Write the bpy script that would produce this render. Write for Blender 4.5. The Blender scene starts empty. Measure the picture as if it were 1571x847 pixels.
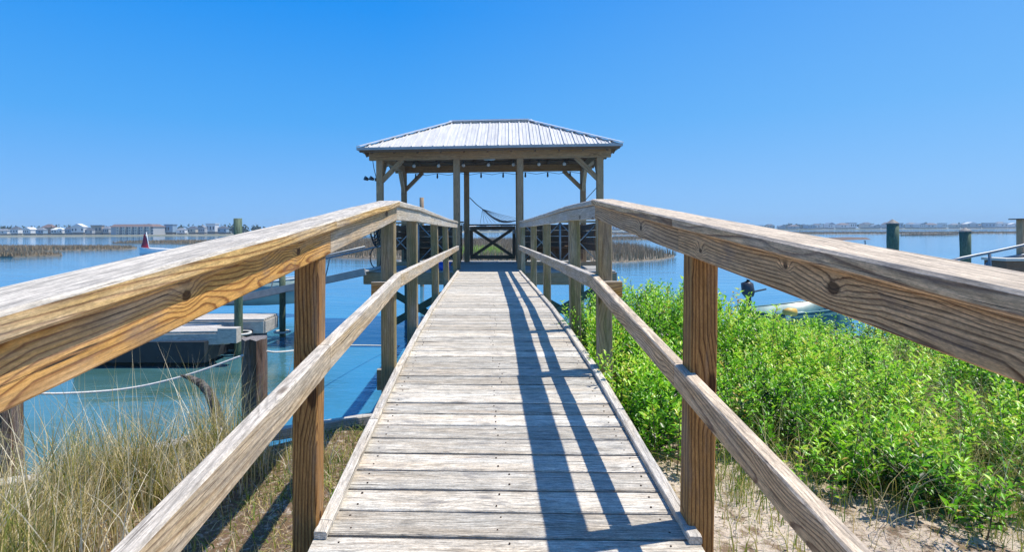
import bpy, bmesh, math, random
import numpy as np
from mathutils import Vector, Matrix
random.seed(7); rng = np.random.default_rng(7)
R = math.radians
S = bpy.context.scene
C = S.collection

# ------------------------------------------------------------------ camera
EYE = Vector((-0.063, 0.0, 2.4)); YAW = R(2.0); ROLL = R(0.30)
FPX, CX, HY = 874.0, 714.5, 352.0           # focal length / optical centre / horizon, in photo pixels
cam = bpy.data.cameras.new('camera'); camo = bpy.data.objects.new('camera', cam); C.objects.link(camo)
cam.sensor_width = 36; cam.lens = FPX / 1571 * 36
cam.shift_x = (785.5 - CX) / 1571; cam.shift_y = (HY - 423.5) / 1571
cam.clip_start = 0.02; cam.clip_end = 20000
camo.matrix_world = (Matrix.Translation(EYE) @ Matrix.Rotation(YAW, 4, 'Z') @ Matrix.Rotation(R(90), 4, 'X')
                     @ Matrix.Rotation(-ROLL, 4, 'Z'))
S.camera = camo

# ------------------------------------------------------------------ sky, sun, exposure
SUN_EL = R(65.5); SUN_AZ = R(13)               # azimuth measured from +X towards +Y
w = bpy.data.worlds.new("World"); S.world = w; w.use_nodes = True
nt = w.node_tree; bg = nt.nodes['Background']
sky = nt.nodes.new('ShaderNodeTexSky'); sky.sky_type = 'NISHITA'; sky.sun_disc = False
sky.sun_elevation = SUN_EL; sky.sun_rotation = math.pi/2 - SUN_AZ
sky.air_density = 1.0; sky.dust_density = 0.3; sky.ozone_density = 2.2; sky.altitude = 0
hs = nt.nodes.new('ShaderNodeHueSaturation'); hs.inputs['Saturation'].default_value = 1.15
nt.links.new(sky.outputs[0], hs.inputs['Color'])
# clear deep blue spring sky, paler towards the horizon, blended with the physical one
tcw = nt.nodes.new('ShaderNodeTexCoord'); sxyz = nt.nodes.new('ShaderNodeSeparateXYZ'); rmp = nt.nodes.new('ShaderNodeValToRGB')
nt.links.new(tcw.outputs['Generated'], sxyz.inputs[0]); nt.links.new(sxyz.outputs[2], rmp.inputs[0])
SKY = [(0.0, (.170, .415, .79)), (.06, (.145, .388, .785)), (.18, (.060, .325, .77)), (.36, (.008, .240, .745)), (1.0, (.008, .13, .52))]
while len(rmp.color_ramp.elements) < len(SKY): rmp.color_ramp.elements.new(.5)
for e_, (p_, c_) in zip(rmp.color_ramp.elements, SKY): e_.position = p_; e_.color = (*c_, 1)
sc_ = nt.nodes.new('ShaderNodeVectorMath'); sc_.operation = 'SCALE'; sc_.inputs[3].default_value = 1/.13
# the sky pales towards the sun's side (+X)
mr_ = nt.nodes.new('ShaderNodeMapRange'); nt.links.new(sxyz.outputs[0], mr_.inputs[0])
for k_, v_ in ((1, -.15), (2, 1.0), (3, 0.0), (4, .24)): mr_.inputs[k_].default_value = v_
mp_ = nt.nodes.new('ShaderNodeMix'); mp_.data_type = 'RGBA'; mp_.inputs[7].default_value = (.44, .68, .86, 1)
nt.links.new(mr_.outputs[0], mp_.inputs[0]); nt.links.new(rmp.outputs[0], mp_.inputs[6])
nt.links.new(mp_.outputs[2], sc_.inputs[0])
mxs = nt.nodes.new('ShaderNodeMix'); mxs.data_type = 'RGBA'; mxs.inputs[0].default_value = .94
nt.links.new(hs.outputs[0], mxs.inputs[6]); nt.links.new(sc_.outputs[0], mxs.inputs[7]); nt.links.new(mxs.outputs[2], bg.inputs[0])
bg.inputs[1].default_value = 0.13
sl = bpy.data.lights.new('sun', 'SUN'); sl.energy = 4.6; sl.angle = R(0.5); sl.color = (1, .935, .83)
so = bpy.data.objects.new('sun', sl); C.objects.link(so)
sdir = Vector((math.cos(SUN_EL)*math.cos(SUN_AZ), math.cos(SUN_EL)*math.sin(SUN_AZ), math.sin(SUN_EL)))
so.rotation_euler = sdir.to_track_quat('Z', 'Y').to_euler(); so.location = (20, 5, 40)
S.view_settings.view_transform = 'Standard'; S.view_settings.look = 'None'
S.view_settings.exposure = 0.30; S.view_settings.gamma = 1.0
S.render.engine = 'CYCLES'

# ------------------------------------------------------------------ helpers
def at(px, py, Y):
    """world point seen at a photo pixel, at distance Y along the walkway"""
    u = (px - CX) / FPX; v = (HY - py) / FPX
    u, v = u*math.cos(ROLL) + v*math.sin(ROLL)*1.0, -u*math.sin(ROLL) + v*math.cos(ROLL)
    F = Vector((-math.sin(YAW), math.cos(YAW), 0)); Rt = Vector((math.cos(YAW), math.sin(YAW), 0))
    d = F + Rt*u + Vector((0, 0, v))
    return EYE + d * (Y / d.y)

def tag(o, label=None, cat=None, group=None, kind=None):
    if label: o['label'] = label
    if cat: o['category'] = cat
    if group: o['group'] = group
    if kind: o['kind'] = kind
    return o

def empty(name, loc=(0, 0, 0), rz=0):
    o = bpy.data.objects.new(name, None); C.objects.link(o)
    o.location = loc; o.rotation_euler = (0, 0, rz); o.empty_display_size = .1
    return o

def obj(name, me, mat=None, parent=None, mw=None):
    o = bpy.data.objects.new(name, me); C.objects.link(o)
    if mat is not None and len(me.materials) == 0: me.materials.append(mat)
    if mw is not None: o.matrix_basis = mw
    if parent is not None: o.parent = parent
    return o

class MB:
    """collects simple solids, then links them as one mesh"""
    def __init__(s): s.v = []; s.f = []
    def add(s, vs, fs):
        n = len(s.v); s.v += [tuple(p) for p in vs]; s.f += [tuple(i+n for i in f) for f in fs]; return s
    def box(s, c, size, M=None):
        x, y, z = [k/2 for k in size]
        vs = [Vector((a*x, b*y, e*z)) for e in (-1, 1) for a, b in ((-1, -1), (1, -1), (1, 1), (-1, 1))]
        if M is not None: vs = [M @ p for p in vs]
        c = Vector(c)
        return s.add([p + c for p in vs], [(3, 2, 1, 0), (4, 5, 6, 7), (0, 1, 5, 4), (1, 2, 6, 5), (2, 3, 7, 6), (3, 0, 4, 7)])
    def bar(s, a, b, wd, th, up=Vector((0, 0, 1))):
        a = Vector(a); b = Vector(b); x = (b-a).normalized()
        y = up.cross(x)
        if y.length < 1e-4: y = Vector((0, 1, 0)).cross(x)
        y.normalize(); z = x.cross(y)
        vs = []
        for p in (a, b):
            for i, j in ((-1, -1), (1, -1), (1, 1), (-1, 1)): vs.append(p + y*i*wd/2 + z*j*th/2)
        return s.add(vs, [(3, 2, 1, 0), (4, 5, 6, 7), (0, 1, 5, 4), (1, 2, 6, 5), (2, 3, 7, 6), (3, 0, 4, 7)])
    def tube(s, pts, r, n=8, cap=True):
        pts = [Vector(p) for p in pts]; rs = r if isinstance(r, (list, tuple)) else [r]*len(pts)
        base = len(s.v); ref = Vector((0, 0, 1))
        for i, p in enumerate(pts):
            t = (pts[min(i+1, len(pts)-1)] - pts[max(i-1, 0)]).normalized()
            a = t.cross(ref)
            if a.length < .15: a = t.cross(Vector((1, 0, 0)))
            a.normalize(); b = t.cross(a)
            for k in range(n):
                an = 2*math.pi*k/n
                s.v.append(tuple(p + (a*math.cos(an) + b*math.sin(an))*rs[i]))
        for i in range(len(pts)-1):
            for k in range(n):
                q = base+i*n
                s.f.append((q+k, q+(k+1) % n, q+n+(k+1) % n, q+n+k))
        if cap:
            s.f.append(tuple(base+k for k in reversed(range(n)))); e = base+(len(pts)-1)*n
            s.f.append(tuple(e+k for k in range(n)))
        return s
    def build(s, name, mat=None, parent=None, smooth=False, loc=None):
        me = bpy.data.meshes.new(name)
        vs = s.v
        if loc is not None: vs = [(p[0]-loc[0], p[1]-loc[1], p[2]-loc[2]) for p in vs]
        me.from_pydata(vs, [], s.f); me.update()
        bm = bmesh.new(); bm.from_mesh(me); bmesh.ops.recalc_face_normals(bm, faces=bm.faces); bm.to_mesh(me); bm.free()
        if smooth:
            for p in me.polygons: p.use_smooth = len(p.vertices) <= 4
        o = obj(name, me, mat, parent)
        if loc is not None: o.location = loc
        return o

def board(name, a, b, wd, th, mat, parent=None, plumb=False, ch=.004, seg=3, jit=.0012, up=None):
    """a sawn board from a to b: chamfered section, slightly uneven, its local X along the grain.
    wd across, th along `up`; plumb: end cuts vertical"""
    a = Vector(a); b = Vector(b); L = (b-a).length
    x = (b-a).normalized(); upv = Vector(up) if up is not None else Vector((0, 0, 1))
    if abs(x.dot(upv)) > .98: upv = Vector((0, 1, 0))
    y = upv.cross(x).normalized(); z = x.cross(y).normalized()
    M = Matrix((x, y, z)).transposed().to_4x4(); M.translation = (a+b)/2
    hw, ht = wd/2, th/2
    sec = [(-hw+ch, -ht), (hw-ch, -ht), (hw, -ht+ch), (hw, ht-ch), (hw-ch, ht), (-hw+ch, ht), (-hw, ht-ch), (-hw, -ht+ch)]
    sh = -x.z/max(.05, math.sqrt(1-x.z*x.z)) if plumb else 0     # shear so that the cut is vertical
    vs = []; n = seg
    for i in range(n+1):
        xx = -L/2 + L*i/n
        jy, jz = (random.uniform(-jit, jit), random.uniform(-jit, jit)) if 0 < i < n else (0, 0)
        for (p, q) in sec:
            vs.append((xx + (-sh*q if i in (0, n) else 0), p+jy+random.uniform(-jit, jit)*.4, q+jz+random.uniform(-jit, jit)*.4))
    fs = [tuple(reversed(range(8))), tuple(n*8+k for k in range(8))]
    for i in range(n):
        for k in range(8): fs.append((i*8+k, i*8+(k+1) % 8, i*8+8+(k+1) % 8, i*8+8+k))
    me = bpy.data.meshes.new(name); me.from_pydata(vs, [], fs); me.update()
    return obj(name, me, mat, parent, M)

def lerp_profile(P, y):
    if y <= P[0][0]:
        (a, b), (c, d) = P[0], P[1]
    elif y >= P[-1][0]:
        (a, b), (c, d) = P[-2], P[-1]
    else:
        for (a, b), (c, d) in zip(P, P[1:]):
            if a <= y <= c: break
    return b + (d-b)*(y-a)/(c-a)

# ------------------------------------------------------------------ materials
class NT:
    def __init__(s, name):
        s.m = bpy.data.materials.new(name); s.m.use_nodes = True; s.t = s.m.node_tree
        s.bsdf = s.t.nodes['Principled BSDF']; s.out = s.t.nodes['Material Output']
    def n(s, typ, **kw):
        nd = s.t.nodes.new(typ)
        for k, v in kw.items(): setattr(nd, k, v)
        return nd
    def link(s, a, b): s.t.links.new(a, b)
    def inp(s, sock, v):
        if isinstance(v, bpy.types.NodeSocket): s.t.links.new(v, sock)
        else: sock.default_value = v
    def math(s, op, a, b=0.0, c=None, clamp=False):
        nd = s.n('ShaderNodeMath', operation=op); nd.use_clamp = clamp
        s.inp(nd.inputs[0], a); s.inp(nd.inputs[1], b)
        if c is not None: s.inp(nd.inputs[2], c)
        return nd.outputs[0]
    def vmath(s, op, a, b):
        nd = s.n('ShaderNodeVectorMath', operation=op); s.inp(nd.inputs[0], a); s.inp(nd.inputs[1], b); return nd.outputs[0]
    def mix(s, f, a, b, mode='MIX'):
        nd = s.n('ShaderNodeMix', data_type='RGBA', blend_type=mode)
        s.inp(nd.inputs[0], f)
        for k, v in ((6, a), (7, b)):
            if isinstance(v, tuple) and len(v) == 3: v = (*v, 1)
            s.inp(nd.inputs[k], v)
        return nd.outputs[2]
    def ramp(s, f, stops, interp='LINEAR'):
        nd = s.n('ShaderNodeValToRGB'); nd.color_ramp.interpolation = interp
        cr = nd.color_ramp
        while len(cr.elements) < len(stops): cr.elements.new(.5)
        for e, (p, c) in zip(cr.elements, stops):
            e.position = p; e.color = (c, c, c, 1) if isinstance(c, (int, float)) else (*c, 1)
        s.inp(nd.inputs[0], f); return nd.outputs[0]
    def noise(s, vec, scale=1, detail=2, rough=.5, dist=0):
        nd = s.n('ShaderNodeTexNoise'); s.inp(nd.inputs['Vector'], vec)
        nd.inputs['Scale'].default_value = scale; nd.inputs['Detail'].default_value = detail
        nd.inputs['Roughness'].default_value = rough; nd.inputs['Distortion'].default_value = dist
        return nd.outputs['Fac']
    def mapr(s, f, a, b, c=0.0, d=1.0):
        nd = s.n('ShaderNodeMapRange'); s.inp(nd.inputs[0], f)
        for i, v in enumerate((a, b, c, d)): s.inp(nd.inputs[i+1], v)
        return nd.outputs[0]
    def bump(s, h, strength, dist):
        nd = s.n('ShaderNodeBump'); nd.inputs['Strength'].default_value = strength; nd.inputs['Distance'].default_value = dist
        s.inp(nd.inputs['Height'], h); s.link(nd.outputs[0], s.bsdf.inputs['Normal'])
    def col(s, c): s.inp(s.bsdf.inputs['Base Color'], (*c, 1) if isinstance(c, tuple) and len(c) == 3 else c)

def wood(name, light, dark, grey, weather=.5, upw=.5, freq=95, ringamt=.8, streak=.5, crack=.5, knots=1.0, bump=.5, green=0.0, patch=0.0, vary=.15, knots_at=(), stain=0.0):
    N = NT(name)
    tc = N.n('ShaderNodeTexCoord').outputs['Object']; rnd = N.n('ShaderNodeObjectInfo').outputs['Random']
    off = N.n('ShaderNodeCombineXYZ')
    N.link(N.math('MULTIPLY', rnd, 91.7), off.inputs[0]); N.link(N.math('MULTIPLY', rnd, 17.3), off.inputs[1]); N.link(N.math('MULTIPLY', rnd, 53.1), off.inputs[2])
    P = N.vmath('ADD', tc, off.outputs[0])
    # knots
    vo = N.n('ShaderNodeTexVoronoi'); N.inp(vo.inputs['Vector'], N.vmath('MULTIPLY', P, (2.3, 6.5, 6.5))); vo.inputs['Scale'].default_value = 1
    kd = vo.outputs['Distance']; sc = N.n('ShaderNodeSeparateColor'); N.link(vo.outputs['Color'], sc.inputs[0])
    gate = N.math('GREATER_THAN', sc.outputs[0], .48)
    kw = N.math('MULTIPLY', N.mapr(kd, .42, .02), gate)         # wide influence
    kc = N.math('MULTIPLY', N.mapr(kd, .13, .09), gate)         # the knot itself
    sx0 = N.n('ShaderNodeSeparateXYZ'); N.link(tc, sx0.inputs[0])
    for (kx, kz, kr) in knots_at:                               # knots of this very board
        dx_ = N.math('MULTIPLY', N.math('SUBTRACT', sx0.outputs[0], kx), .62); dz_ = N.math('SUBTRACT', sx0.outputs[2], kz)
        dd_ = N.math('SQRT', N.math('ADD', N.math('MULTIPLY', dx_, dx_), N.math('MULTIPLY', dz_, dz_)))
        dd_ = N.math('ADD', dd_, N.math('MULTIPLY', N.math('SUBTRACT', N.noise(P, 60, 2, .5), .5), kr*.8))
        kw = N.math('MAXIMUM', kw, N.math('POWER', N.mapr(dd_, kr*4.5, 0), 1.5)); kc = N.math('MAXIMUM', kc, N.mapr(dd_, kr*1.1, kr*.75))
    # growth rings round a pith that wanders near the board
    sx = N.n('ShaderNodeSeparateXYZ'); N.link(tc, sx.inputs[0])
    w1 = N.noise(N.vmath('MULTIPLY', P, (.55, 1.6, 1.6)), 1, 2, .5)
    w2 = N.noise(N.vmath('MULTIPLY', P, (.7, 2.0, 2.0)), 1.3, 2, .5)
    r2 = N.math('FRACT', N.math('MULTIPLY', rnd, 13.7))
    cy = N.math('ADD', N.math('MULTIPLY', N.math('SUBTRACT', r2, .5), .10), N.math('MULTIPLY', N.math('SUBTRACT', w1, .5), .15))
    cz = N.math('ADD', N.math('ADD', N.math('MULTIPLY', rnd, .05), .02), N.math('MULTIPLY', N.math('SUBTRACT', w2, .5), .10))
    yy = N.math('ADD', sx.outputs[1], cy); zz = N.math('ADD', sx.outputs[2], cz)
    r = N.math('SQRT', N.math('ADD', N.math('MULTIPLY', yy, yy), N.math('MULTIPLY', zz, zz)))
    fine = N.noise(N.vmath('MULTIPLY', P, (7, 60, 60)), 1, 3, .6)
    r = N.math('ADD', r, N.math('MULTIPLY', kw, .030)); r = N.math('ADD', r, N.math('MULTIPLY', fine, .004))
    irr = N.noise(N.vmath('MULTIPLY', P, (.3, 9, 9)), 1, 2, .6)
    fr = N.math('FRACT', N.math('ADD', N.math('MULTIPLY', r, freq), N.math('MULTIPLY', irr, 2.2)))
    ring = N.ramp(fr, [(0, .15), (.3, 0.0), (.62, .25), (.86, 1.0), (.96, .75), (1.0, .15)])
    st = N.noise(N.vmath('MULTIPLY', P, (5, 260, 260)), 1, 4, .65)
    st2 = N.noise(N.vmath('MULTIPLY', P, (5, 75, 75)), 1, 6, .78)
    c = N.mix(N.math('MULTIPLY', ring, ringamt), light, dark)
    # weathering to silver grey
    geo = N.n('ShaderNodeNewGeometry'); sn = N.n('ShaderNodeSeparateXYZ'); N.link(geo.outputs['Normal'], sn.inputs[0])
    up = N.mapr(sn.outputs[2], .2, .8)
    wn = N.noise(N.vmath('MULTIPLY', P, (1.3, 14, 14)), 1, 4, .65)
    wf = N.mapr(N.math('ADD', wn, N.math('ADD', N.math('MULTIPLY', up, upw), weather-.5)), .30, .72)
    gcol = N.mix(N.math('MULTIPLY', ring, ringamt*.55), grey, tuple(k*.38 for k in grey))
    c = N.mix(wf, c, gcol)
    st3 = N.noise(N.vmath('MULTIPLY', P, (14, 210, 210)), 1, 6, .8)
    c4 = N.n('ShaderNodeVectorMath', operation='SCALE'); N.inp(c4.inputs[0], c); N.inp(c4.inputs[3], N.mapr(st3, .36, .60, 1-.52*streak, 1+.20*streak)); c = c4.outputs[0]
    tone = N.mapr(st2, .28, .72, 1-.38*streak, 1+.24*streak); c2 = N.n('ShaderNodeVectorMath', operation='SCALE')
    N.inp(c2.inputs[0], c); N.inp(c2.inputs[3], N.math('MULTIPLY', tone, N.mapr(st, .3, .7, 1-.28*streak, 1+.16*streak))); c = c2.outputs[0]
    mot = N.noise(N.vmath('MULTIPLY', P, (8, 20, 20)), 1, 7, .8)
    c5 = N.n('ShaderNodeVectorMath', operation='SCALE'); N.inp(c5.inputs[0], c); N.inp(c5.inputs[3], N.mapr(mot, .33, .66, 1-.30*streak, 1+.20*streak)); c = c5.outputs[0]
    c3 = N.n('ShaderNodeVectorMath', operation='SCALE'); N.inp(c3.inputs[0], c); N.inp(c3.inputs[3], N.mapr(r2, 0, 1, 1-vary, 1+vary*.7)); c = c3.outputs[0]
    if patch:
        pn = N.noise(N.vmath('MULTIPLY', P, (3.5, 11, 11)), 1, 5, .7)
        c = N.mix(N.math('MULTIPLY', N.mapr(pn, .56, .70), patch), c, N.mix(.75, c, (.12, .12, .13)))
    grit = N.noise(N.vmath('MULTIPLY', P, (110, 330, 330)), 1, 3, .7)
    c6 = N.n('ShaderNodeVectorMath', operation='SCALE'); N.inp(c6.inputs[0], c); N.inp(c6.inputs[3], N.mapr(grit, .36, .60, 1.10-.24*streak, 1.12+.14*streak)); c = c6.outputs[0]
    ck = N.noise(N.vmath('MULTIPLY', P, (2.2, 130, 130)), 1, 5, .62)
    ckm = N.mapr(ck, .645, .68)
    c = N.mix(N.math('MULTIPLY', ckm, crack), c, (.035, .025, .018))
    c = N.mix(N.math('MULTIPLY', kc, .85*knots), c, tuple(k*.28 for k in dark))
    if stain:
        sn_ = N.noise(N.vmath('MULTIPLY', P, (1.6, 13, 13)), 1, 4, .7)
        c = N.mix(N.math('MULTIPLY', N.mapr(sn_, .58, .72), stain), c, N.mix(.5, c, (.30, .17, .075)))
    if green:
        gn = N.noise(N.vmath('MULTIPLY', P, (2, 9, 9)), 1, 4, .6)
        c = N.mix(N.math('MULTIPLY', N.mapr(gn, .42, .62), green), c, (.11, .13, .035))
    N.col(c)
    N.bsdf.inputs['Roughness'].default_value = .78; N.bsdf.inputs['Specular IOR Level'].default_value = .25
    h = N.math('SUBTRACT', N.math('ADD', N.math('MULTIPLY', st, .6), N.math('MULTIPLY', ring, -.35)), N.math('MULTIPLY', ckm, 1.6))
    N.bump(h, bump, .0022)
    return N.m

def plain(name, c1, c2=None, scale=6, rough=.6, metal=0, bump=0, spec=.5, stretch=(1, 1, 1), vary=0):
    N = NT(name); tc = N.n('ShaderNodeTexCoord').outputs['Object']
    v = N.vmath('MULTIPLY', tc, stretch)
    nz = N.noise(v, scale, 5, .62)
    c = N.mix(N.mapr(nz, .35, .65), c1, c2 or tuple(k*.75 for k in c1))
    if vary:
        rnd = N.n('ShaderNodeObjectInfo').outputs['Random']
        sc = N.n('ShaderNodeVectorMath', operation='SCALE'); N.inp(sc.inputs[0], c); N.inp(sc.inputs[3], N.mapr(rnd, 0, 1, 1-vary, 1+vary)); c = sc.outputs[0]
    N.col(c); N.bsdf.inputs['Roughness'].default_value = rough; N.bsdf.inputs['Metallic'].default_value = metal
    N.bsdf.inputs['Specular IOR Level'].default_value = spec
    if bump: N.bump(nz, bump, .01)
    return N.m

M = {}
M['rail_left'] = wood('rail_wood_golden', (.74, .40, .11), (.22, .075, .018), (.60, .52, .42), weather=.34, upw=.62, freq=110, ringamt=.9, streak=.55, crack=.95, knots=1, patch=.6, stain=.7, knots_at=((.63, .012, .011), (1.30, .01, .012), (-.1, -.01, .01)))
M['cap_left'] = wood('cap_wood_golden', (.74, .48, .18), (.30, .13, .04), (.62, .56, .47), weather=.36, upw=.60, freq=90, ringamt=.85, streak=.75, crack=1.0, knots=1, patch=.5, stain=.5)
M['rail_right'] = wood('rail_wood_grey', (.88, .54, .25), (.16, .072, .03), (.80, .58, .35), weather=.38, upw=.45, freq=105, ringamt=1.0, streak=.75, crack=1.0, knots=1, patch=.6, stain=.6, knots_at=((.735, .004, .015), (.92, .02, .006), (.15, -.01, .010), (1.45, -.01, .008)))
M['cap_right'] = wood('cap_wood_grey', (.76, .50, .26), (.19, .095, .05), (.66, .54, .40), weather=.38, upw=.5, freq=110, ringamt=.9, streak=.75, crack=1.0, knots=1, patch=.5, stain=.4)
M['rail_left2'] = wood('rail_wood_golden_second', (.72, .48, .22), (.26, .12, .04), (.62, .56, .48), weather=.45, upw=.62, freq=100, ringamt=.75, streak=.6, crack=.7, knots=1, patch=.4, stain=.4)
M['rail_right2'] = wood('rail_wood_grey_second', (.74, .48, .25), (.13, .065, .034), (.70, .53, .35), weather=.40, upw=.45, freq=95, ringamt=1.0, streak=.65, crack=.8, knots=1, patch=.35, knots_at=((-.30, .0, .012),))
M['rail_far'] = wood('rail_wood_pale', (.62, .50, .34), (.33, .22, .12), (.60, .56, .50), weather=.55, upw=.4, freq=70, ringamt=.6, streak=.6, crack=.4, knots=.8)
M['midrail'] = wood('mid_rail_wood', (.68, .50, .29), (.30, .18, .09), (.66, .60, .52), weather=.45, upw=.5, freq=90, ringamt=.8, streak=.75, crack=.9, knots=.9, patch=.5, stain=.5)
M['post'] = wood('post_wood', (.52, .27, .085), (.13, .05, .016), (.50, .42, .33), weather=.27, upw=.3, freq=85, ringamt=.95, streak=.65, crack=.8, knots=1, patch=.3, knots_at=((-.30, .0, .010), (.22, .01, .006)))
M['post_far'] = wood('post_wood_dull', (.40, .29, .14), (.18, .11, .05), (.42, .38, .32), weather=.42, upw=.4, freq=75, ringamt=.7, streak=.6, crack=.4, knots=.9, green=.5)
M['plank'] = wood('deck_wood', (.68, .55, .39), (.22, .165, .115), (.69, .65, .565), weather=.62, upw=.0, freq=150, ringamt=.55, streak=1.0, crack=1.0, knots=.5, bump=1.0, patch=.85, vary=.25, stain=.6)
M['trim'] = wood('trim_wood', (.66, .54, .38), (.30, .22, .15), (.66, .61, .53), weather=.55, upw=.1, freq=100, ringamt=.5, streak=.8, crack=.8, knots=.4, bump=.8, patch=.5)
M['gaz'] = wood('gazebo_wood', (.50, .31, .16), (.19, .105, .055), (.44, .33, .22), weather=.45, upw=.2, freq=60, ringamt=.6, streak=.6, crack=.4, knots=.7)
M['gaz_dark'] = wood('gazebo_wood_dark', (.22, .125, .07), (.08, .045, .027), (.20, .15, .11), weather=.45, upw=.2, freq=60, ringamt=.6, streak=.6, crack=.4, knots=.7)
M['gaz_floor'] = wood('gazebo_floor_wood', (.40, .38, .34), (.22, .2, .17), (.44, .43, .41), weather=.7, upw=.1, freq=80, ringamt=.5, streak=.7, crack=.5, knots=.4)
M['green_pile'] = wood('treated_green_wood', (.11, .17, .105), (.045, .08, .05), (.16, .20, .15), weather=.4, upw=.2, freq=60, ringamt=.5, streak=.9, crack=.6, knots=.4)
M['old_post'] = wood('old_piling_wood', (.24, .12, .06), (.06, .035, .02), (.30, .27, .25), weather=.45, upw=.5, freq=60, ringamt=.6, streak=1.0, crack=1.0, knots=.5, bump=1.0, patch=.8)
M['dock'] = wood('floating_dock_wood', (.56, .50, .42), (.28, .23, .18), (.58, .54, .48), weather=.75, upw=.2, freq=70, ringamt=.5, streak=.7, crack=.6, knots=.4)
M['metal_roof'] = plain('galvanised_roof', (.70, .685, .65), (.55, .54, .52), scale=3, rough=.5, metal=.0, stretch=(6, .6, 1), vary=.07)
M['white_trim'] = plain('white_metal_trim', (.86, .87, .88), (.78, .79, .8), rough=.4)
M['fascia'] = plain('grey_drip_edge', (.42, .44, .44), (.34, .36, .37), rough=.5, metal=.2)
M['pilecap'] = plain('grey_pile_cap', (.27, .26, .24), (.19, .18, .17), rough=.7)
M['galv'] = plain('galvanised_pipe', (.36, .37, .37), (.27, .28, .28), rough=.45, metal=.3)
M['alu'] = plain('aluminium', (.26, .28, .30), (.18, .20, .22), rough=.4, metal=.4)
M['black'] = plain('black_rubber', (.02, .022, .025), (.035, .037, .04), rough=.5)
M['dark'] = plain('dark_plastic', (.035, .04, .05), (.06, .06, .07), rough=.4)
M['bulb'] = plain('frosted_bulb', (.55, .54, .5), (.42, .41, .39), rough=.25)
M['rope'] = plain('white_rope', (.78, .76, .70), (.55, .53, .48), scale=60, rough=.9)
M['net'] = plain('hammock_net', (.10, .12, .14), (.14, .16, .18), rough=.9)
M['blue'] = plain('blue_plastic', (.01, .10, .55), (.01, .07, .40), rough=.4)
M['teal'] = plain('teal_hull', (.10, .27, .26), (.05, .16, .17), scale=7, rough=.35)
M['palehull'] = plain('pale_green_hull', (.33, .44, .42), (.25, .36, .35), scale=2, rough=.4)
M['whitehull'] = plain('white_hull', (.84, .84, .83), (.76, .77, .77), rough=.3)
M['red'] = plain('red_sailcloth', (.42, .02, .05), (.28, .012, .035), scale=5, rough=.8)
M['yellow'] = plain('yellow_vinyl', (.78, .50, .10), (.7, .42, .08), rough=.5)
M['brown'] = plain('brown_canvas', (.16, .12, .10), (.11, .08, .07), rough=.8)
M['driftwood'] = plain('driftwood', (.17, .145, .13), (.02, .018, .018), scale=30, rough=.9, bump=1.0, stretch=(1, 1, 3))
M['nail'] = plain('rusty_nail', (.07, .035, .02), (.03, .02, .015), rough=.8)

def attr_mat(name, stops, trans=.35, rough=.5, spec=.3):
    """foliage: colour from each leaf's own random value; partly translucent"""
    N = NT(name); a = N.n('ShaderNodeAttribute'); a.attribute_name = 'tone'
    nd = N.n('ShaderNodeValToRGB'); cr = nd.color_ramp
    while len(cr.elements) < len(stops): cr.elements.new(.5)
    for e, (p, c) in zip(cr.elements, stops): e.position = p; e.color = (*c, 1)
    N.link(a.outputs['Fac'], nd.inputs[0]); N.link(nd.outputs[0], N.bsdf.inputs['Base Color'])
    N.bsdf.inputs['Roughness'].default_value = rough; N.bsdf.inputs['Specular IOR Level'].default_value = spec
    if trans:
        tr = N.n('ShaderNodeBsdfTranslucent'); N.link(nd.outputs[0], tr.inputs[0])
        mx = N.n('ShaderNodeMixShader'); mx.inputs[0].default_value = trans
        N.link(N.bsdf.outputs[0], mx.inputs[1]); N.link(tr.outputs[0], mx.inputs[2]); N.link(mx.outputs[0], N.out.inputs[0])
    return N.m
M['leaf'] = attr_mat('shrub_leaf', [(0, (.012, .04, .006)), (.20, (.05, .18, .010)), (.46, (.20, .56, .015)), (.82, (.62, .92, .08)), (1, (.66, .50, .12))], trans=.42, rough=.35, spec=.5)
M['straw'] = attr_mat('dry_grass_blade', [(0, (.07, .12, .02)), (.25, (.26, .29, .05)), (.5, (.52, .41, .14)), (.8, (.76, .62, .34)), (1, (.90, .82, .64))], trans=.25, rough=.7)
M['greengrass'] = attr_mat('green_grass_blade', [(0, (.05, .12, .012)), (.5, (.20, .33, .03)), (.8, (.46, .48, .09)), (1, (.66, .54, .25))], trans=.35, rough=.6)
M['marsh_blade'] = attr_mat('marsh_grass_blade', [(0, (.16, .125, .075)), (.4, (.34, .26, .16)), (.75, (.50, .38, .25)), (1, (.30, .36, .10))], trans=.2, rough=.8)
M['marsh_green'] = attr_mat('green_marsh_blade', [(0, (.20, .34, .05)), (1, (.48, .66, .10))], trans=.2, rough=.8)
M['treeline'] = attr_mat('far_tree_leaf', [(0, (.03, .05, .035)), (.6, (.05, .075, .05)), (1, (.085, .105, .07))], trans=0, rough=.9)

# water
N = NT('salt_creek_water'); geo = N.n('ShaderNodeNewGeometry'); p = geo.outputs['Position']
a = N.noise(N.vmath('MULTIPLY', p, (1.0, 1.7, 1)), 1.6, 4, .55); b = N.noise(N.vmath('MULTIPLY', p, (1.0, 2.4, 1)), .28, 3, .5)
pat = N.noise(N.vmath('MULTIPLY', p, (.03, .12, 1)), 1, 4, .6)
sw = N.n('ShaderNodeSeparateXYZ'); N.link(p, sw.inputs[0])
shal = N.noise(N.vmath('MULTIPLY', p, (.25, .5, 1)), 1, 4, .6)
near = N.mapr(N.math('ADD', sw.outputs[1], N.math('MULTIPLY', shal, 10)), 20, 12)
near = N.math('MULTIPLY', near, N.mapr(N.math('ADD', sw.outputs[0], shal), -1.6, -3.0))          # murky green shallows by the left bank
N.col(N.mix(near, N.mix(N.mapr(pat, .38, .62), (.035, .185, .32), (.055, .245, .39)), N.mix(N.mapr(shal, .4, .6), (.05, .115, .085), (.095, .19, .15))))
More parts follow.
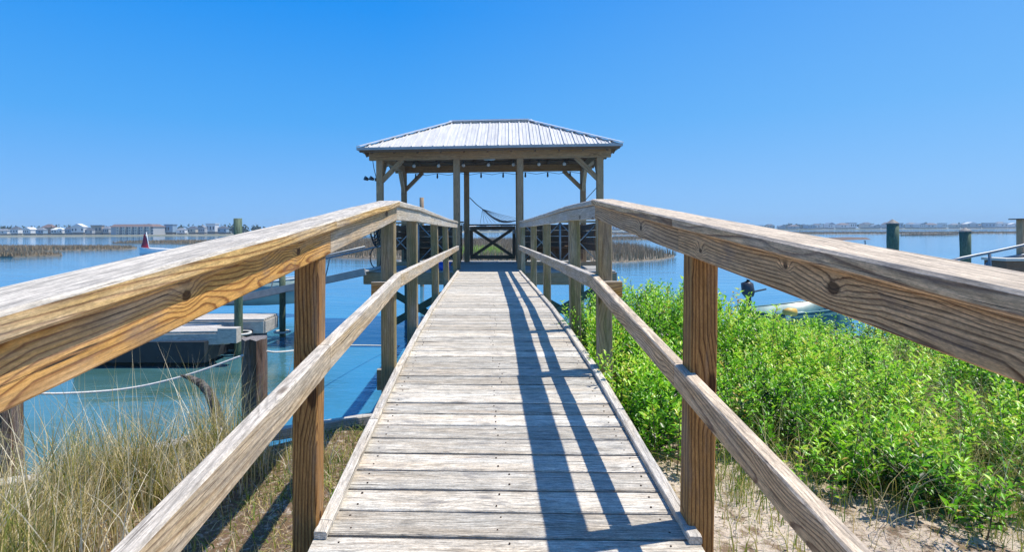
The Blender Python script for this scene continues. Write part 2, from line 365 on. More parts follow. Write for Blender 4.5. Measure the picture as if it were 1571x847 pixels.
N.bsdf.inputs['Roughness'].default_value = .045; N.bsdf.inputs['IOR'].default_value = 2.0
c_ = N.noise(N.vmath('MULTIPLY', p, (2.2, 4.5, 1)), 2.2, 3, .6); fall = N.mapr(sw.outputs[1], 3, 30)
N.bump(N.math('ADD', N.math('ADD', N.math('MULTIPLY', a, .5), N.math('MULTIPLY', b, 1.2)), N.math('MULTIPLY', c_, N.mapr(fall, 0, 1, .28, .05))), .24, .10)
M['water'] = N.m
# sand
N = NT('pale_sand'); geo = N.n('ShaderNodeNewGeometry'); p = geo.outputs['Position']
n1 = N.noise(p, 2.2, 5, .6); n2 = N.noise(p, 45, 4, .7); n3 = N.noise(p, 11, 5, .7)
c = N.mix(N.mapr(n1, .35, .65), (.66, .56, .46), (.52, .42, .32)); c = N.mix(N.mapr(n3, .50, .60), c, (.24, .165, .105))
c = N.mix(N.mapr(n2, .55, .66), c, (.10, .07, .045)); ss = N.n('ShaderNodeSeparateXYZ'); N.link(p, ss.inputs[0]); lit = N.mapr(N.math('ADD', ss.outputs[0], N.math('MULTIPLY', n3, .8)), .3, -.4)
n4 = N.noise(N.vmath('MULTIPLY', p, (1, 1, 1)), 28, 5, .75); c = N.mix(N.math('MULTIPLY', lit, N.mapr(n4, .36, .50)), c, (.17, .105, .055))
N.col(c); N.bsdf.inputs['Roughness'].default_value = .95
N.bump(N.math('ADD', n2, n3), .9, .02); M['sand'] = N.m
N = NT('marsh_mud'); p = N.n('ShaderNodeNewGeometry').outputs['Position']
n1 = N.noise(N.vmath('MULTIPLY', p, (.05, .12, 1)), 1, 5, .6)
N.col(N.mix(N.mapr(n1, .35, .65), (.26, .21, .15), (.17, .14, .10))); N.bsdf.inputs['Roughness'].default_value = .95; M['mud'] = N.m
N = NT('far_shore_ground'); p = N.n('ShaderNodeNewGeometry').outputs['Position']
n1 = N.noise(N.vmath('MULTIPLY', p, (.02, .02, 1)), 1, 5, .6)
N.col(N.mix(N.mapr(n1, .4, .6), (.30, .27, .20), (.10, .12, .07))); N.bsdf.inputs['Roughness'].default_value = .95; M['land'] = N.m

# ------------------------------------------------------------------ the setting: water, ground, marsh, far shore
def sheet(name, x0, x1, y0, y1, z, nx, ny, mat, hf=None):
    xs = np.linspace(x0, x1, nx+1); ys = np.linspace(y0, y1, ny+1)
    vs = [(x, y, z + (hf(x, y) if hf else 0)) for y in ys for x in xs]
    fs = [(j*(nx+1)+i, j*(nx+1)+i+1, (j+1)*(nx+1)+i+1, (j+1)*(nx+1)+i) for j in range(ny) for i in range(nx)]
    me = bpy.data.meshes.new(name); me.from_pydata(vs, [], fs); me.update()
    for q in me.polygons: q.use_smooth = True
    return tag(obj(name, me, mat), kind='structure')
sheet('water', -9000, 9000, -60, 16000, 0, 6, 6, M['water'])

SHORE = [(-30, 0.2), (-8, 1.6), (-4.2, 2.1), (-2.3, 2.75), (-1.7, 3.35), (-.7, 3.78), (.1, 4.3), (.8, 5.7), (2.2, 6.3), (5, 6.7), (12, 6.6), (30, 7.5)]
def shore_y(x): return lerp_profile(SHORE, x)
def ground_h(x, y):
    h = 1.13 + .035*math.sin(x*1.7+.6)*math.cos(y*1.9) + .02*math.sin(5.1*x+2*y) + .012*math.sin(11*x-7*y)
    if x < -.7: h -= .03*min(2, -x-.7)
    return h
def ground_mesh():
    xs = list(np.arange(-30, -8, 2.0)) + list(np.arange(-8, 8, .16)) + list(np.arange(8, 31, 2.0))
    rows = [-60, -30, -12, -5] + list(np.arange(-3, 1.0, .5))
    vs = []; nrow = None
    for x in xs:
        sy = shore_y(x); ys = [-60, -25, -8, -3] + list(np.linspace(-1, sy, 34)) + [sy+.04, sy+.16, sy+.4]
        for k, y in enumerate(ys):
            if k < len(ys)-3: z = ground_h(x, y)
            else: z = [ground_h(x, sy)-.35, .12, -.6][k-(len(ys)-3)]
            vs.append((x, y, z))
        nrow = len(ys)
    fs = [(i*nrow+j, (i+1)*nrow+j, (i+1)*nrow+j+1, i*nrow+j+1) for i in range(len(xs)-1) for j in range(nrow-1)]
    me = bpy.data.meshes.new('ground'); me.from_pydata(vs, [], fs); me.update()
    for q in me.polygons: q.use_smooth = True
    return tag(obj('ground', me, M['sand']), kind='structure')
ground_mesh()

def blob_sheet(name, outline, z0, z1, mat):
    """low marsh bank: outline polygon raised from z0 to z1 with sloping sides"""
    cx = sum(p[0] for p in outline)/len(outline); cy = sum(p[1] for p in outline)/len(outline)
    n = len(outline); vs = [(x, y, z0) for x, y in outline] + [(cx+(x-cx)*.99, cy+(y-cy)*.985, z1) for x, y in outline]
    fs = [tuple(range(n, 2*n))] + [(i, (i+1) % n, n+(i+1) % n, n+i) for i in range(n)]
    me = bpy.data.meshes.new(name); me.from_pydata(vs, [], fs); me.update()
    return tag(obj(name, me, mat), kind='structure')

def smooth_outline(pts, amp, step):
    out = []
    for i in range(len(pts)):
        a = Vector(pts[i]); b = Vector(pts[(i+1) % len(pts)]); m = max(1, int((b-a).length/step))
        nrm = Vector((-(b-a).y, (b-a).x)).normalized()
        for k in range(m):
            q = a + (b-a)*k/m
            out.append(tuple(q + nrm*(random.uniform(-amp, amp) if k else 0)))
    return out

def in_poly(x, y, P):
    c = False; n = len(P)
    for i in range(n):
        x1, y1 = P[i]; x2, y2 = P[i-1]
        if (y1 > y) != (y2 > y) and x < (x2-x1)*(y-y1)/(y2-y1)+x1: c = not c
    return c

def blades(name, roots, heights, widths, mat, lean=.3, seg=3, label=None, cat=None, tone=None, wdir=None, parent=None, kind='stuff', bend=1.0):
    """a field of tapering curved blades, one mesh"""
    n = len(roots); roots = np.asarray(roots, float); heights = np.asarray(heights, float); widths = np.asarray(widths, float)
    an = rng.uniform(0, 2*np.pi, n); ln = rng.uniform(.05, lean, n)
    dx = np.cos(an)*ln; dy = np.sin(an)*ln
    if wdir is not None: dx = dx + wdir[0]; dy = dy + wdir[1]
    sa = rng.uniform(0, np.pi, n); sxv = np.cos(sa); syv = np.sin(sa)
    V = np.zeros((n, 2*seg+1, 3))
    for k in range(seg+1):
        t = k/seg; s = t**(1+.9*bend)
        c = roots + np.stack([dx*heights*s, dy*heights*s, heights*(t - .22*bend*t*t*np.sqrt(dx*dx+dy*dy)*2)], 1)
        wv = widths*(1-t)*.5
        if k == seg: V[:, 2*seg] = c
        else:
            V[:, 2*k] = c - np.stack([sxv*wv, syv*wv, 0*wv], 1); V[:, 2*k+1] = c + np.stack([sxv*wv, syv*wv, 0*wv], 1)
    m = 2*seg+1; base = (np.arange(n)*m)[:, None]
    quads = np.concatenate([base + np.array([2*k, 2*k+1, 2*k+3, 2*k+2]) for k in range(seg-1)], 0) if seg > 1 else np.zeros((0, 4), int)
    tris = base + np.array([2*seg-2, 2*seg-1, 2*seg])
    return raw_mesh(name, V.reshape(-1, 3), quads, tris, np.repeat(rng.uniform(0, 1, n) if tone is None else tone, m), mat, label, cat, kind, parent)

def raw_mesh(name, V, quads, tris, tone, mat, label=None, cat=None, kind='stuff', parent=None):
    me = bpy.data.meshes.new(name)
    nq, ntr = len(quads), len(tris)
    me.vertices.add(len(V)); me.vertices.foreach_set('co', np.ascontiguousarray(V, dtype=np.float32).ravel())
    loops = np.concatenate([np.asarray(quads, np.int32).ravel(), np.asarray(tris, np.int32).ravel()]).astype(np.int32)
    me.loops.add(len(loops)); me.loops.foreach_set('vertex_index', loops)
    starts = np.concatenate([np.arange(nq)*4, nq*4+np.arange(ntr)*3]).astype(np.int32)
    me.polygons.add(nq+ntr); me.polygons.foreach_set('loop_start', starts)
    me.update(calc_edges=True); me.validate()
    at_ = me.attributes.new('tone', 'FLOAT', 'POINT'); at_.data.foreach_set('value', np.asarray(tone, np.float32))
    return tag(obj(name, me, mat, parent), label, cat, kind=kind)

# marsh banks (x, y) in metres
def px_ground(px, py): # point on the water plane behind a photo pixel
    q = at(px, py, 10); d = q-EYE; t = -EYE.z/d.z; return (EYE.x+d.x*t, EYE.y+d.y*t)
marshes = []
def marsh(name, corners, amp, step, z1=.16):
    P = smooth_outline(corners, amp, step); blob_sheet(name, P, -.3, z1, M['mud']); marshes.append(P); return P
# beyond the gazebo: D 41..85 m ; left side bands; the right hand thin band
m1 = marsh('marsh_bank', [px_ground(470, 393), px_ground(560, 398), px_ground(700, 402), px_ground(860, 405), px_ground(960, 403), px_ground(1018, 399), px_ground(1040, 394), px_ground(1000, 388), px_ground(980, 380), px_ground(900, 372), px_ground(760, 368), px_ground(600, 371), px_ground(470, 378)], .6, 3)
m2 = marsh('marsh_bank', [px_ground(-160, 396), px_ground(20, 395.4), px_ground(70, 393.6), px_ground(97, 392.5), px_ground(60, 391.5), px_ground(-160, 391)], .5, 3)
m3 = marsh('marsh_bank', [px_ground(-160, 385.5), px_ground(40, 385.8), px_ground(120, 384.6), px_ground(190, 383), px_ground(212, 381), px_ground(150, 380), px_ground(-160, 379.5)], .8, 5)
m4 = marsh('marsh_bank', [px_ground(170, 373.5), px_ground(300, 375), px_ground(430, 374), px_ground(600, 371), px_ground(600, 367), px_ground(300, 370), px_ground(200, 371.5)], 1, 8)
m5 = marsh('marsh_bank', [px_ground(900, 360.5), px_ground(1100, 359.8), px_ground(1300, 359.2), px_ground(1440, 358.4), px_ground(1620, 358.2), px_ground(1620, 356), px_ground(1300, 356.5), px_ground(900, 357)], 2, 15)
m6 = marsh('marsh_bank', [px_ground(1380, 361.5), px_ground(1450, 361.2), px_ground(1480, 360.2), px_ground(1400, 360.2)], .6, 6)
m7 = marsh('marsh_bank', [px_ground(930, 368), px_ground(975, 368), px_ground(1010, 367), px_ground(1005, 364), px_ground(940, 364)], 1, 5)

def fill_marsh(P, spacing, h, wd, count_max, edge_bias=True):
    xs = [p[0] for p in P]; ys = [p[1] for p in P]; out = []
    tries = 0
    while len(out) < count_max and tries < count_max*6:
        tries += 1
        x = random.uniform(min(xs), max(xs)); y = min(ys) + (max(ys)-min(ys))*random.random()**(1.6 if edge_bias else 1)
        if in_poly(x, y, P): out.append((x, y, .1))
    n = len(out)
    return out, rng.uniform(.6, 1.15, n)*h, rng.uniform(.7, 1.3, n)*wd
r, h, wd = fill_marsh(m1, 1, .85, .055, 26000)
r = np.array(r); gmask = (r[:, 0] < 1.6) & (r[:, 0] > -3.4) & (r[:, 1] > 47) & (r[:, 1] < 66)
tn = rng.uniform(0, .78, len(r))*(.75+.25*np.sin(r[:, 0]*.9)*np.sin(r[:, 1]*.35))
blades('marsh_grass', r[~gmask], h[~gmask], wd[~gmask], M['marsh_blade'], lean=.25, seg=2, label='brown marsh grass on the bank behind the gazebo', cat='marsh grass', tone=tn[~gmask])
blades('marsh_grass', r[gmask], h[gmask]*.9, wd[gmask], M['marsh_green'], lean=.25, seg=2, label='bright green patch of marsh grass seen through the gate', cat='marsh grass')
for P, lab, cnt, wdt in ((m2, 'brown marsh grass on the nearest bank at far left', 6000, .08), (m3, 'brown marsh grass on the long second bank at far left', 9000, .11),
                        (m4, 'brown marsh grass on the bank below the apartment building', 9000, .14), (m5, 'thin brown marsh band in front of the far right shore', 12000, .4),
                        (m6, 'small dark marsh patch on the water between the two right mooring piles', 500, .3), (m7, 'brown marsh patch in the water right of the gazebo', 2500, .12)):
    r, h, wd = fill_marsh(P, 1, .5, wdt, cnt)
    blades('marsh_grass', r, h, wd, M['marsh_blade'], lean=.25, seg=2, label=lab, cat='marsh grass', tone=rng.uniform(0, .8, len(r)))

# far shores: land strips
def strip(name, pts_near, depth, z):
    vs = []; n = len(pts_near)
    for (x, y) in pts_near: vs.append((x, y, -.2))
    for (x, y) in pts_near: vs.append((x, y+3, z))
    for (x, y) in pts_near: vs.append((x*1.6, y+depth, z))
    fs = [(i, i+1, n+i+1, n+i) for i in range(n-1)] + [(n+i, n+i+1, 2*n+i+1, 2*n+i) for i in range(n-1)]
    me = bpy.data.meshes.new(name); me.from_pydata(vs, [], fs); me.update()
    return tag(obj(name, me, M['land']), kind='structure')
strip('far_shore', [(-420, 255), (-300, 258), (-200, 262), (-120, 275), (-60, 330), (-30, 430), (60, 520), (200, 600), (500, 640), (900, 640)], 900, .6)

# far houses -------------------------------------------------------------
wallm = {n: plain('siding_'+n, c, tuple(k*.9 for k in c), rough=.7) for n, c in
         dict(white=(.80, .81, .82), cream=(.66, .60, .50), blue=(.28, .40, .52), grey=(.42, .44, .46), tan=(.48, .38, .29), rust=(.36, .20, .16)).items()}
roofm = {n: plain('roofing_'+n, c, tuple(k*.85 for k in c), rough=.8) for n, c in
         dict(white=(.78, .79, .8), grey=(.22, .24, .27), dark=(.09, .10, .13), brown=(.20, .13, .11), blue=(.16, .24, .34)).items()}
M['pane'] = plain('dark_pane', (.03, .045, .07), (.05, .07, .1), rough=.15)
M['piling_grey'] = plain('house_piling', (.25, .22, .2), rough=.9)
def house(px, Y, wpx, hpx, wall, roof, style, label, base_py=None, group='houses along the far shore'):
    b = at(px, 352, Y); x = b.x; z0 = .6; sc = Y/FPX; W = wpx*sc; H = hpx*sc; D = W*random.uniform(.6, .85)
    t = empty('beach_house', (x, Y, z0), random.uniform(-.3, .3)); tag(t, label, 'house', group)
    lift = H*.22; wh = H*(.48 if style != 'flat' else .7)
    MB().box((0, D*.04, lift/2), (W*.86, D*.8, lift)).build('ground_floor', M['piling_grey'], t)
    mb = MB(); mb.box((0, 0, lift+wh/2), (W, D, wh))
    if style == 'porch': mb.box((W*.3, -D*.5, lift+wh*.8), (W*.35, D*.2, wh*.9))
    wl = mb.build('wall', wallm[wall], t)
    mb = MB(); zt = lift+wh; o = W*.05; rh = H-zt
    if style in ('hip', 'porch'):
        k = W*.22
        mb.add([(-W/2-o, -D/2-o, zt), (W/2+o, -D/2-o, zt), (W/2+o, D/2+o, zt), (-W/2-o, D/2+o, zt), (-k, 0, zt+rh), (k, 0, zt+rh)],
               [(0, 1, 5, 4), (1, 2, 5), (2, 3, 4, 5), (3, 0, 4), (3, 2, 1, 0)])
    elif style == 'gable':
        mb.add([(-W/2-o, -D/2-o, zt), (W/2+o, -D/2-o, zt), (W/2+o, D/2+o, zt), (-W/2-o, D/2+o, zt), (0, -D/2-o, zt+rh), (0, D/2+o, zt+rh)],
               [(0, 1, 4), (1, 2, 5, 4), (2, 3, 5), (3, 0, 4, 5), (3, 2, 1, 0)])
    else: mb.box((0, 0, zt+.2), (W+o*2, D+o*2, max(.4, rh*.5)))
    mb.build('roof', roofm[roof], t)
    nw = 3 if wpx < 16 else 4
    for i in range(nw):
        if (i+int(px)) % 5 == 4: continue
        wi = MB().box((-W*.5+W*(i+.5)/nw, -D/2-.04-(D*.1 if style == 'porch' and i == nw-1 else 0), lift+wh*.5), (W*.45/nw, .12, wh*.42)).build('window', M['pane'], t)
    return t
HL = [(6, 20, 12, 'white', 'grey', 'hip'), (25, 14, 16, 'white', 'dark', 'hip'), (46, 18, 15, 'white', 'white', 'gable'), (64, 14, 14, 'blue', 'grey', 'hip'),
      (76, 18, 20, 'rust', 'brown', 'hip'), (90, 18, 14, 'white', 'white', 'porch'), (107, 12, 15, 'blue', 'dark', 'hip'), (122, 20, 21, 'white', 'white', 'gable'),
      (138, 12, 13, 'grey', 'dark', 'hip'), (150, 17, 18, 'tan', 'grey', 'flat'), (166, 13, 16, 'grey', 'grey', 'hip'),
      (262, 15, 19, 'blue', 'blue', 'flat'), (279, 14, 12, 'white', 'grey', 'hip'), (297, 15, 15, 'cream', 'dark', 'hip'), (311, 12, 17, 'grey', 'grey', 'gable'), (326, 17, 20, 'white', 'white', 'flat'), (343, 15, 15, 'blue', 'dark', 'hip')]
ordn = ['first', 'second', 'third', 'fourth', 'fifth', 'sixth', 'seventh', 'eighth', 'ninth', 'tenth', 'eleventh', 'twelfth', 'thirteenth', 'fourteenth', 'fifteenth', 'sixteenth', 'seventeenth', 'eighteenth', 'nineteenth', 'twentieth', 'twenty-first', 'twenty-second', 'twenty-third', 'twenty-fourth', 'twenty-fifth', 'twenty-sixth']
adj = dict(white='white', cream='cream', blue='blue', grey='grey', tan='tan', rust='reddish brown')
for i, (px, wp, hp, wa, ro, stl) in enumerate(HL):
    if i < 11: lab = f'{adj[wa]} beach house with {ro} roof, {ordn[i]} from the left edge of the photo'
    else: lab = f'{adj[wa]} beach house with {ro} roof, {ordn[i-11]} to the right of the apartment building'
    house(px, 290+random.uniform(-6, 14), wp*.92, hp*.84, wa, ro, stl, lab)
styles = ['hip', 'gable', 'porch', 'flat']; walls = ['white', 'white', 'blue', 'grey', 'cream', 'white']; roofs = ['grey', 'white', 'dark', 'blue', 'brown', 'grey']
for i in range(4):
    wa = ['white', 'cream', 'white', 'blue'][i]; ro = ['white', 'grey', 'grey', 'dark'][i]
    house(724+i*18, 560+8*i, 14, 10, wa, ro, styles[i], f'{wa} house with {ro} roof seen over the gate, {ordn[i]} from the left', group='houses seen over the gate')
for i in range(24):
    px = 1150 + i*17.6 + random.uniform(-4, 4); wa = walls[(i*5+i//4) % 6]; ro = roofs[(i*7+2*(i//5)) % 6]
    house(px, 665+random.uniform(0, 25), random.uniform(9, 15), random.uniform(6, 10.5), wa, ro, styles[(i*3) % 4],
          f'tiny {wa} house with {ro} roof on the right shore, {ordn[i]} from the left', group='houses on the far right shore')
for i, (px, wp) in enumerate([(945, 12), (964, 13), (985, 11)]):
    house(px, 600, wp, 9, ['white', 'blue', 'white'][i], ['grey', 'dark', 'white'][i], styles[i], f'{["white","blue","white"][i]} far house with {["grey","dark","white"][i]} roof, {ordn[i]} right of the gazebo')

# apartment building
YA = 280; A = at(212, 352, YA); sc = YA/FPX
t = empty('apartment_building', (A.x, YA, .6), R(-6)); tag(t, 'long three storey grey apartment building with dark roof and cream stair towers', 'apartment building')
W = 71*sc; H = 15.5*sc; D = 9
MB().box((0, 0, H*.4), (W, D, H*.8)).build('wall', wallm['grey'], t)
MB().add([(-W/2-.4, -D/2-.6, H*.8), (W/2+.4, -D/2-.6, H*.8), (W/2+.4, D/2+.6, H*.8), (-W/2-.4, D/2+.6, H*.8), (-W/2+.6, -D/2+1.6, H+.3), (W/2-2, -D/2+1.6, H+.3), (W/2-2, D/2-1.6, H+.3), (-W/2+.6, D/2-1.6, H+.3)],
     [(0, 1, 5, 4), (1, 2, 6, 5), (2, 3, 7, 6), (3, 0, 4, 7), (4, 5, 6, 7), (3, 2, 1, 0)]).build('roof', roofm['brown'], t)
for k in range(6):
    xk = -W*.31+k*W*.145
    MB().box((xk, -D/2-.45, H*.40), (W*.075, .9, H*.78)).build('stair_tower', wallm['cream'], t)
    for q in range(3):
        MB().box((xk+W*.072, -D/2-.05, H*(.14+.26*q)), (W*.045, .14, H*.15)).build('window', M['pane'], t)
        MB().box((xk, -D/2-.93, H*(.16+.26*q)), (W*.03, .1, H*.09)).build('window', M['pane'], t)

# tree line along the shore, reads as one mass
def far_trees(name, n, xr, yr, hgt, label, sz):
    V = []; T = []
    for i in range(n):
        px = random.uniform(*xr); y = random.uniform(*yr); x = at(px, 352, y).x
        hh = hgt*random.uniform(.45, 1.0); rr = hh*random.uniform(.5, .9)
        for k in range(38):
            u = Vector((random.gauss(0, 1), random.gauss(0, 1), random.gauss(0, 1))).normalized()*random.random()**.4
            V.append((x+u.x*rr, y+u.y*rr, .6+hh*.55+u.z*hh*.45)); T.append(random.random())
    V = np.array(V); m = len(V); s = rng.uniform(.5, 1.2, m)[:, None]*sz
    a = rng.normal(size=(m, 3)); a /= np.linalg.norm(a, axis=1)[:, None]; b = np.cross(a, rng.normal(size=(m, 3))); b /= np.linalg.norm(b, axis=1)[:, None]
    q = np.stack([V-a*s, V-b*s*.7, V+a*s, V+b*s*.7], 1).reshape(-1, 3)
    raw_mesh(name, q, (np.arange(m)*4)[:, None]+np.arange(4), np.zeros((0, 3), int), np.repeat(T, 4), M['treeline'], label, 'trees')
far_trees('far_trees', 190, (-40, 720), (300, 318), 5.8, 'dark low trees behind the houses on the far left shore', .8)
far_trees('far_trees', 260, (700, 1700), (690, 740), 7.0, 'dark band of trees behind the houses on the far right shore', 1.5)

# ------------------------------------------------------------------ the boardwalk
ZE = 2.4
DECK = [(-1.5, -1.36), (.66, -1.17), (2.0, -1.055), (3.0, -.97), (3.72, -.915), (4.8, -.872), (6.2, -.845), (8, -.85), (10, -.86), (11.85, -.868)]
RAIL = [(-1.4, -.27), (.66, -.09), (2.12, .04), (3.72, .192), (5.0, .200), (6.2, .188), (8.5, .172), (12.1, .165)]   # top of the cap
MIDL = [(-1.4, -.70), (1.0, -.468), (2.0, -.408), (3.72, -.285), (12.1, -.338)]
MIDR = [(-1.4, -.91), (1.15, -.60), (3.72, -.296), (12.1, -.338)]
def zd(y): return ZE + lerp_profile(DECK, y)
bw = empty('boardwalk', (0, 0, 1.2)); tag(bw, 'weathered grey plank boardwalk with timber post and rail sides leading to the gazebo', 'boardwalk')
BWM = Matrix.Translation((0, 0, -1.2))
def bpart(o):
    o.matrix_basis = BWM @ o.matrix_basis; o.parent = bw; return o

# planks (each a part; six shared meshes)
HWK = .655
def plank_mesh():
    me_o = board('deck_plank', (-HWK, 0, 0), (HWK, 0, 0), .137, .036, M['plank'], None, ch=.004, seg=2, jit=.0018)
    me = me_o.data; bpy.data.objects.remove(me_o); return me
pm = [plank_mesh() for _ in range(6)]
y = 0.55; i = 0; nails = MB()
while y < 11.88:
    pitch = .1425*random.uniform(.97, 1.03)
    s = (zd(y+.07)-zd(y-.07))/.14
    Mx = Matrix.Translation((random.uniform(-.006, .006), y, zd(y)-.018+random.uniform(-.0025, .0025))) @ Matrix.Rotation(math.atan(s)+random.uniform(-.008, .008), 4, 'X') @ Matrix.Rotation(random.uniform(-.0035, .0035) + (math.pi if random.random() < .5 else 0), 4, 'Z') @ Matrix.Scale(pitch/.1435*.995, 4, (0, 1, 0))
    o = obj('deck_plank', pm[i % 6], None, bw, BWM @ Mx)
    if y < 7:
        for xx in (-.56, -.02, .56):
            for dy in (-.036, .038):
                q = Mx @ Vector((xx+random.uniform(-.012, .012), dy+random.uniform(-.006, .006), 0)); q.z = zd(q.y)+.0006
                nails.tube([q-Vector((0, 0, .004)), q+Vector((0, 0, .0012))], random.uniform(.003, .0048), 6)
    y += pitch+random.uniform(.0035, .007); i += 1
o = nails.build('nail_head', M['nail']); o['kind'] = 'stuff'; bpart(o)
# edge trim, joists
for sx in (-1, 1):
    cuts = [1.93, 2.86, 4.75 if sx < 0 else 4.1, 7.5, 11.8]
    for a, b in zip(cuts, cuts[1:]):
        ys = [a] + [q for q, _ in DECK if a < q < b] + [b]
        # one trim board per cut, bending with the deck in short pieces is not wanted: straight boards between profile points
        for c, d in zip(ys, ys[1:]):
            bpart(board('edge_trim', (sx*.634, c+.002, zd(c)+.014), (sx*.634, d-.002, zd(d)+.014), .045, .026, M['trim'], plumb=True, ch=.004, seg=3, jit=.002))
    ys = [-1.0] + [q for q, _ in DECK if q > .6]
    for c, d in zip(ys, ys[1:]):
        bpart(board('stringer', (sx*.605, c, zd(c)-.135), (sx*.605, d, zd(d)-.135), .042, .19, M['trim'], plumb=True))
# posts
POSTY = [.28, 2.035, 3.715, 4.93, 7.15, 9.1, 11.75]
def post_ground(x, y): return ground_h(x, y)-.2 if y < shore_y(x)-.1 else -.7
for sx in (-1, 1):
    for k, py in enumerate(POSTY):
        xo = sx*(.655+.0445) - (.012 if sx > 0 and k == 1 else 0); zt = ZE + lerp_profile(RAIL, py) - .041
        lean = [0, .012, 0, -.004, -.004, .0, 0][k] + (.006 if sx > 0 and k == 1 else 0)
        if sx < 0 and k in (4, 5): lean = -.03
        zb = post_ground(xo, py); L = zt-zb
        mat = M['post'] if k < 2 else M['post_far']
        bpart(board('railing_post', (xo-lean*1.2, py, zb), (xo+lean*.4, py, zt), .089, .089, mat, ch=.005, seg=4, jit=.0015))
# beams, caps, middle rails
SEGS = [-1.2, 2.12, 3.72, 5.0, 6.4, 8.6, 11.95]
def sub(P, a, b): return [a] + [q for q, _ in P if a < q < b] + [b]
for sx in (-1, 1):
    for k, (a, b) in enumerate(zip(SEGS, SEGS[1:])):
        za, zb = ZE + lerp_profile(RAIL, a), ZE + lerp_profile(RAIL, b)
        if k == 0: za = ZE + lerp_profile(RAIL, 2.12) - (2.12-a)*.0895; 
        cm = M['cap_left' if sx < 0 else 'cap_right'] if k < 2 else M['rail_far']
        rm = M[('rail_left' if sx < 0 else 'rail_right')+('2' if k == 1 else '')] if k < 2 else M['rail_far']
        g = .0015
        inner = .622 if k < 2 else .632
        cxx = sx*(inner+.07)
        bpart(board('handrail_cap', (cxx, a+g, za-.019), (cxx, b-g, zb-.019), .14, .038, cm, plumb=True, ch=.006, seg=6, jit=.0015))
        bpart(board('top_rail', (sx*(.645+.019), a+g, za-.0405-.0445), (sx*(.645+.019), b-g, zb-.0405-.0445), .038, .089, rm, plumb=True, ch=.004, seg=6, jit=.001))
    MP = MIDL if sx < 0 else MIDR
    cuts = [-1.2, 2.0, 3.70, 4.9, 7.2, 9.2, 11.9] if sx < 0 else [-1.2, 2.09, 3.70, 4.95, 7.2, 9.2, 11.9]
    for k, (a, b) in enumerate(zip(cuts, cuts[1:])):
        za, zb = ZE+lerp_profile(MP, a)-.0445, ZE+lerp_profile(MP, b)-.0445
        bpart(board('middle_rail', (sx*.6375, a+.002, za), (sx*.6375, b-.002, zb), .045, .090, M['midrail'] if k > 1 or sx < 0 else M['cap_right'], plumb=True, ch=.005, seg=5, jit=.0012))
    # cross block at the kink posts
    bpart(board('cross_block', (sx*.658, 3.655, ZE-.385), (sx*.80, 3.655, ZE-.385), .038, .10, M['rail_left'], ch=.003))
    bpart(board('cross_block', (sx*.60, 3.83, zd(3.8)-.1), (sx*.80, 3.83, zd(3.8)-.1), .038, .14, M['post_far'], ch=.003))

# ------------------------------------------------------------------ the gazebo
GZ = ZE-.868
gz = empty('gazebo', (0.0, 12.4, GZ), R(-2.5)); tag(gz, 'open gazebo with silver metal hip roof at the far end of the boardwalk', 'gazebo')
def g(o):
    o.parent = gz; return o
def lb(name, a, b, wd, th, mat='gaz', **k): return board(name, a, b, wd, th, M[mat], gz, **k)
PX = [-2.39, -.69, .69, 2.39]; BD = 2.85        # front row at y=0, back row at y=BD
eh = 2.40                                         # underside of the beams above the floor
for yy in (0, BD):
    for x in PX: lb('gazebo_post', (x, yy, 0.002), (x, yy, eh-.001 if abs(x) < 1 else eh-.001), .14, .14, seg=3, ch=.006)
for yy in (0, BD):
    lb('beam', (-2.62, yy-.0, eh+.09), (2.62, yy, eh+.09), .12, .178, seg=3)
for x in (-2.39, 2.39): lb('beam', (x+.003, .07, eh+.088), (x+.003, BD-.07, eh+.088), .11, .17, seg=3)
# pilings under the floor
for yy in (0.15, BD+.1):
    for x in (-2.3, -.78, .78, 2.3):
        MB().tube([(x, yy, -.36), (x+.01, yy, -2.3)], [.115, .12], 12).build('piling', M['green_pile'], gz, smooth=True)
for x0, x1 in ((-2.3, -.78), (.78, 2.3)):
    lb('cross_brace', (x0, .02, -.42), (x1, .02, -1.3), .04, .15, 'green_pile'); lb('cross_brace', (x1, -.03, -.42), (x0, -.03, -1.3), .04, .15, 'green_pile')
# floor
fm = None; k = 0; yy = -.42
while yy < BD+.55:
    if fm is None or k % 5 == 0:
        fo = lb('floor_plank', (-2.62, yy, -.02), (2.62, yy, -.02), .137, .036, 'gaz_floor', seg=2); fm = fo.data
    else:
        obj('floor_plank', fm, None, gz, Matrix.Translation((random.uniform(-.01, .01), yy, -.02)) @ Matrix.Rotation(0, 4, 'Z'))
    yy += .143; k += 1
for yy in (-.46, BD+.56): lb('rim_board', (-2.62, yy-.03, -.165), (2.62, yy-.03, -.165), .04, .25, 'gaz')
for x in (-2.64, 2.64): lb('rim_board', (x, -.44, -.165), (x, BD+.54, -.165), .04, .25, 'gaz')
for x in np.linspace(-2.3, 2.3, 9): lb('floor_joist', (x, -.46, -.15), (x, BD+.5, -.15), .04, .2, 'gaz_dark', seg=1)

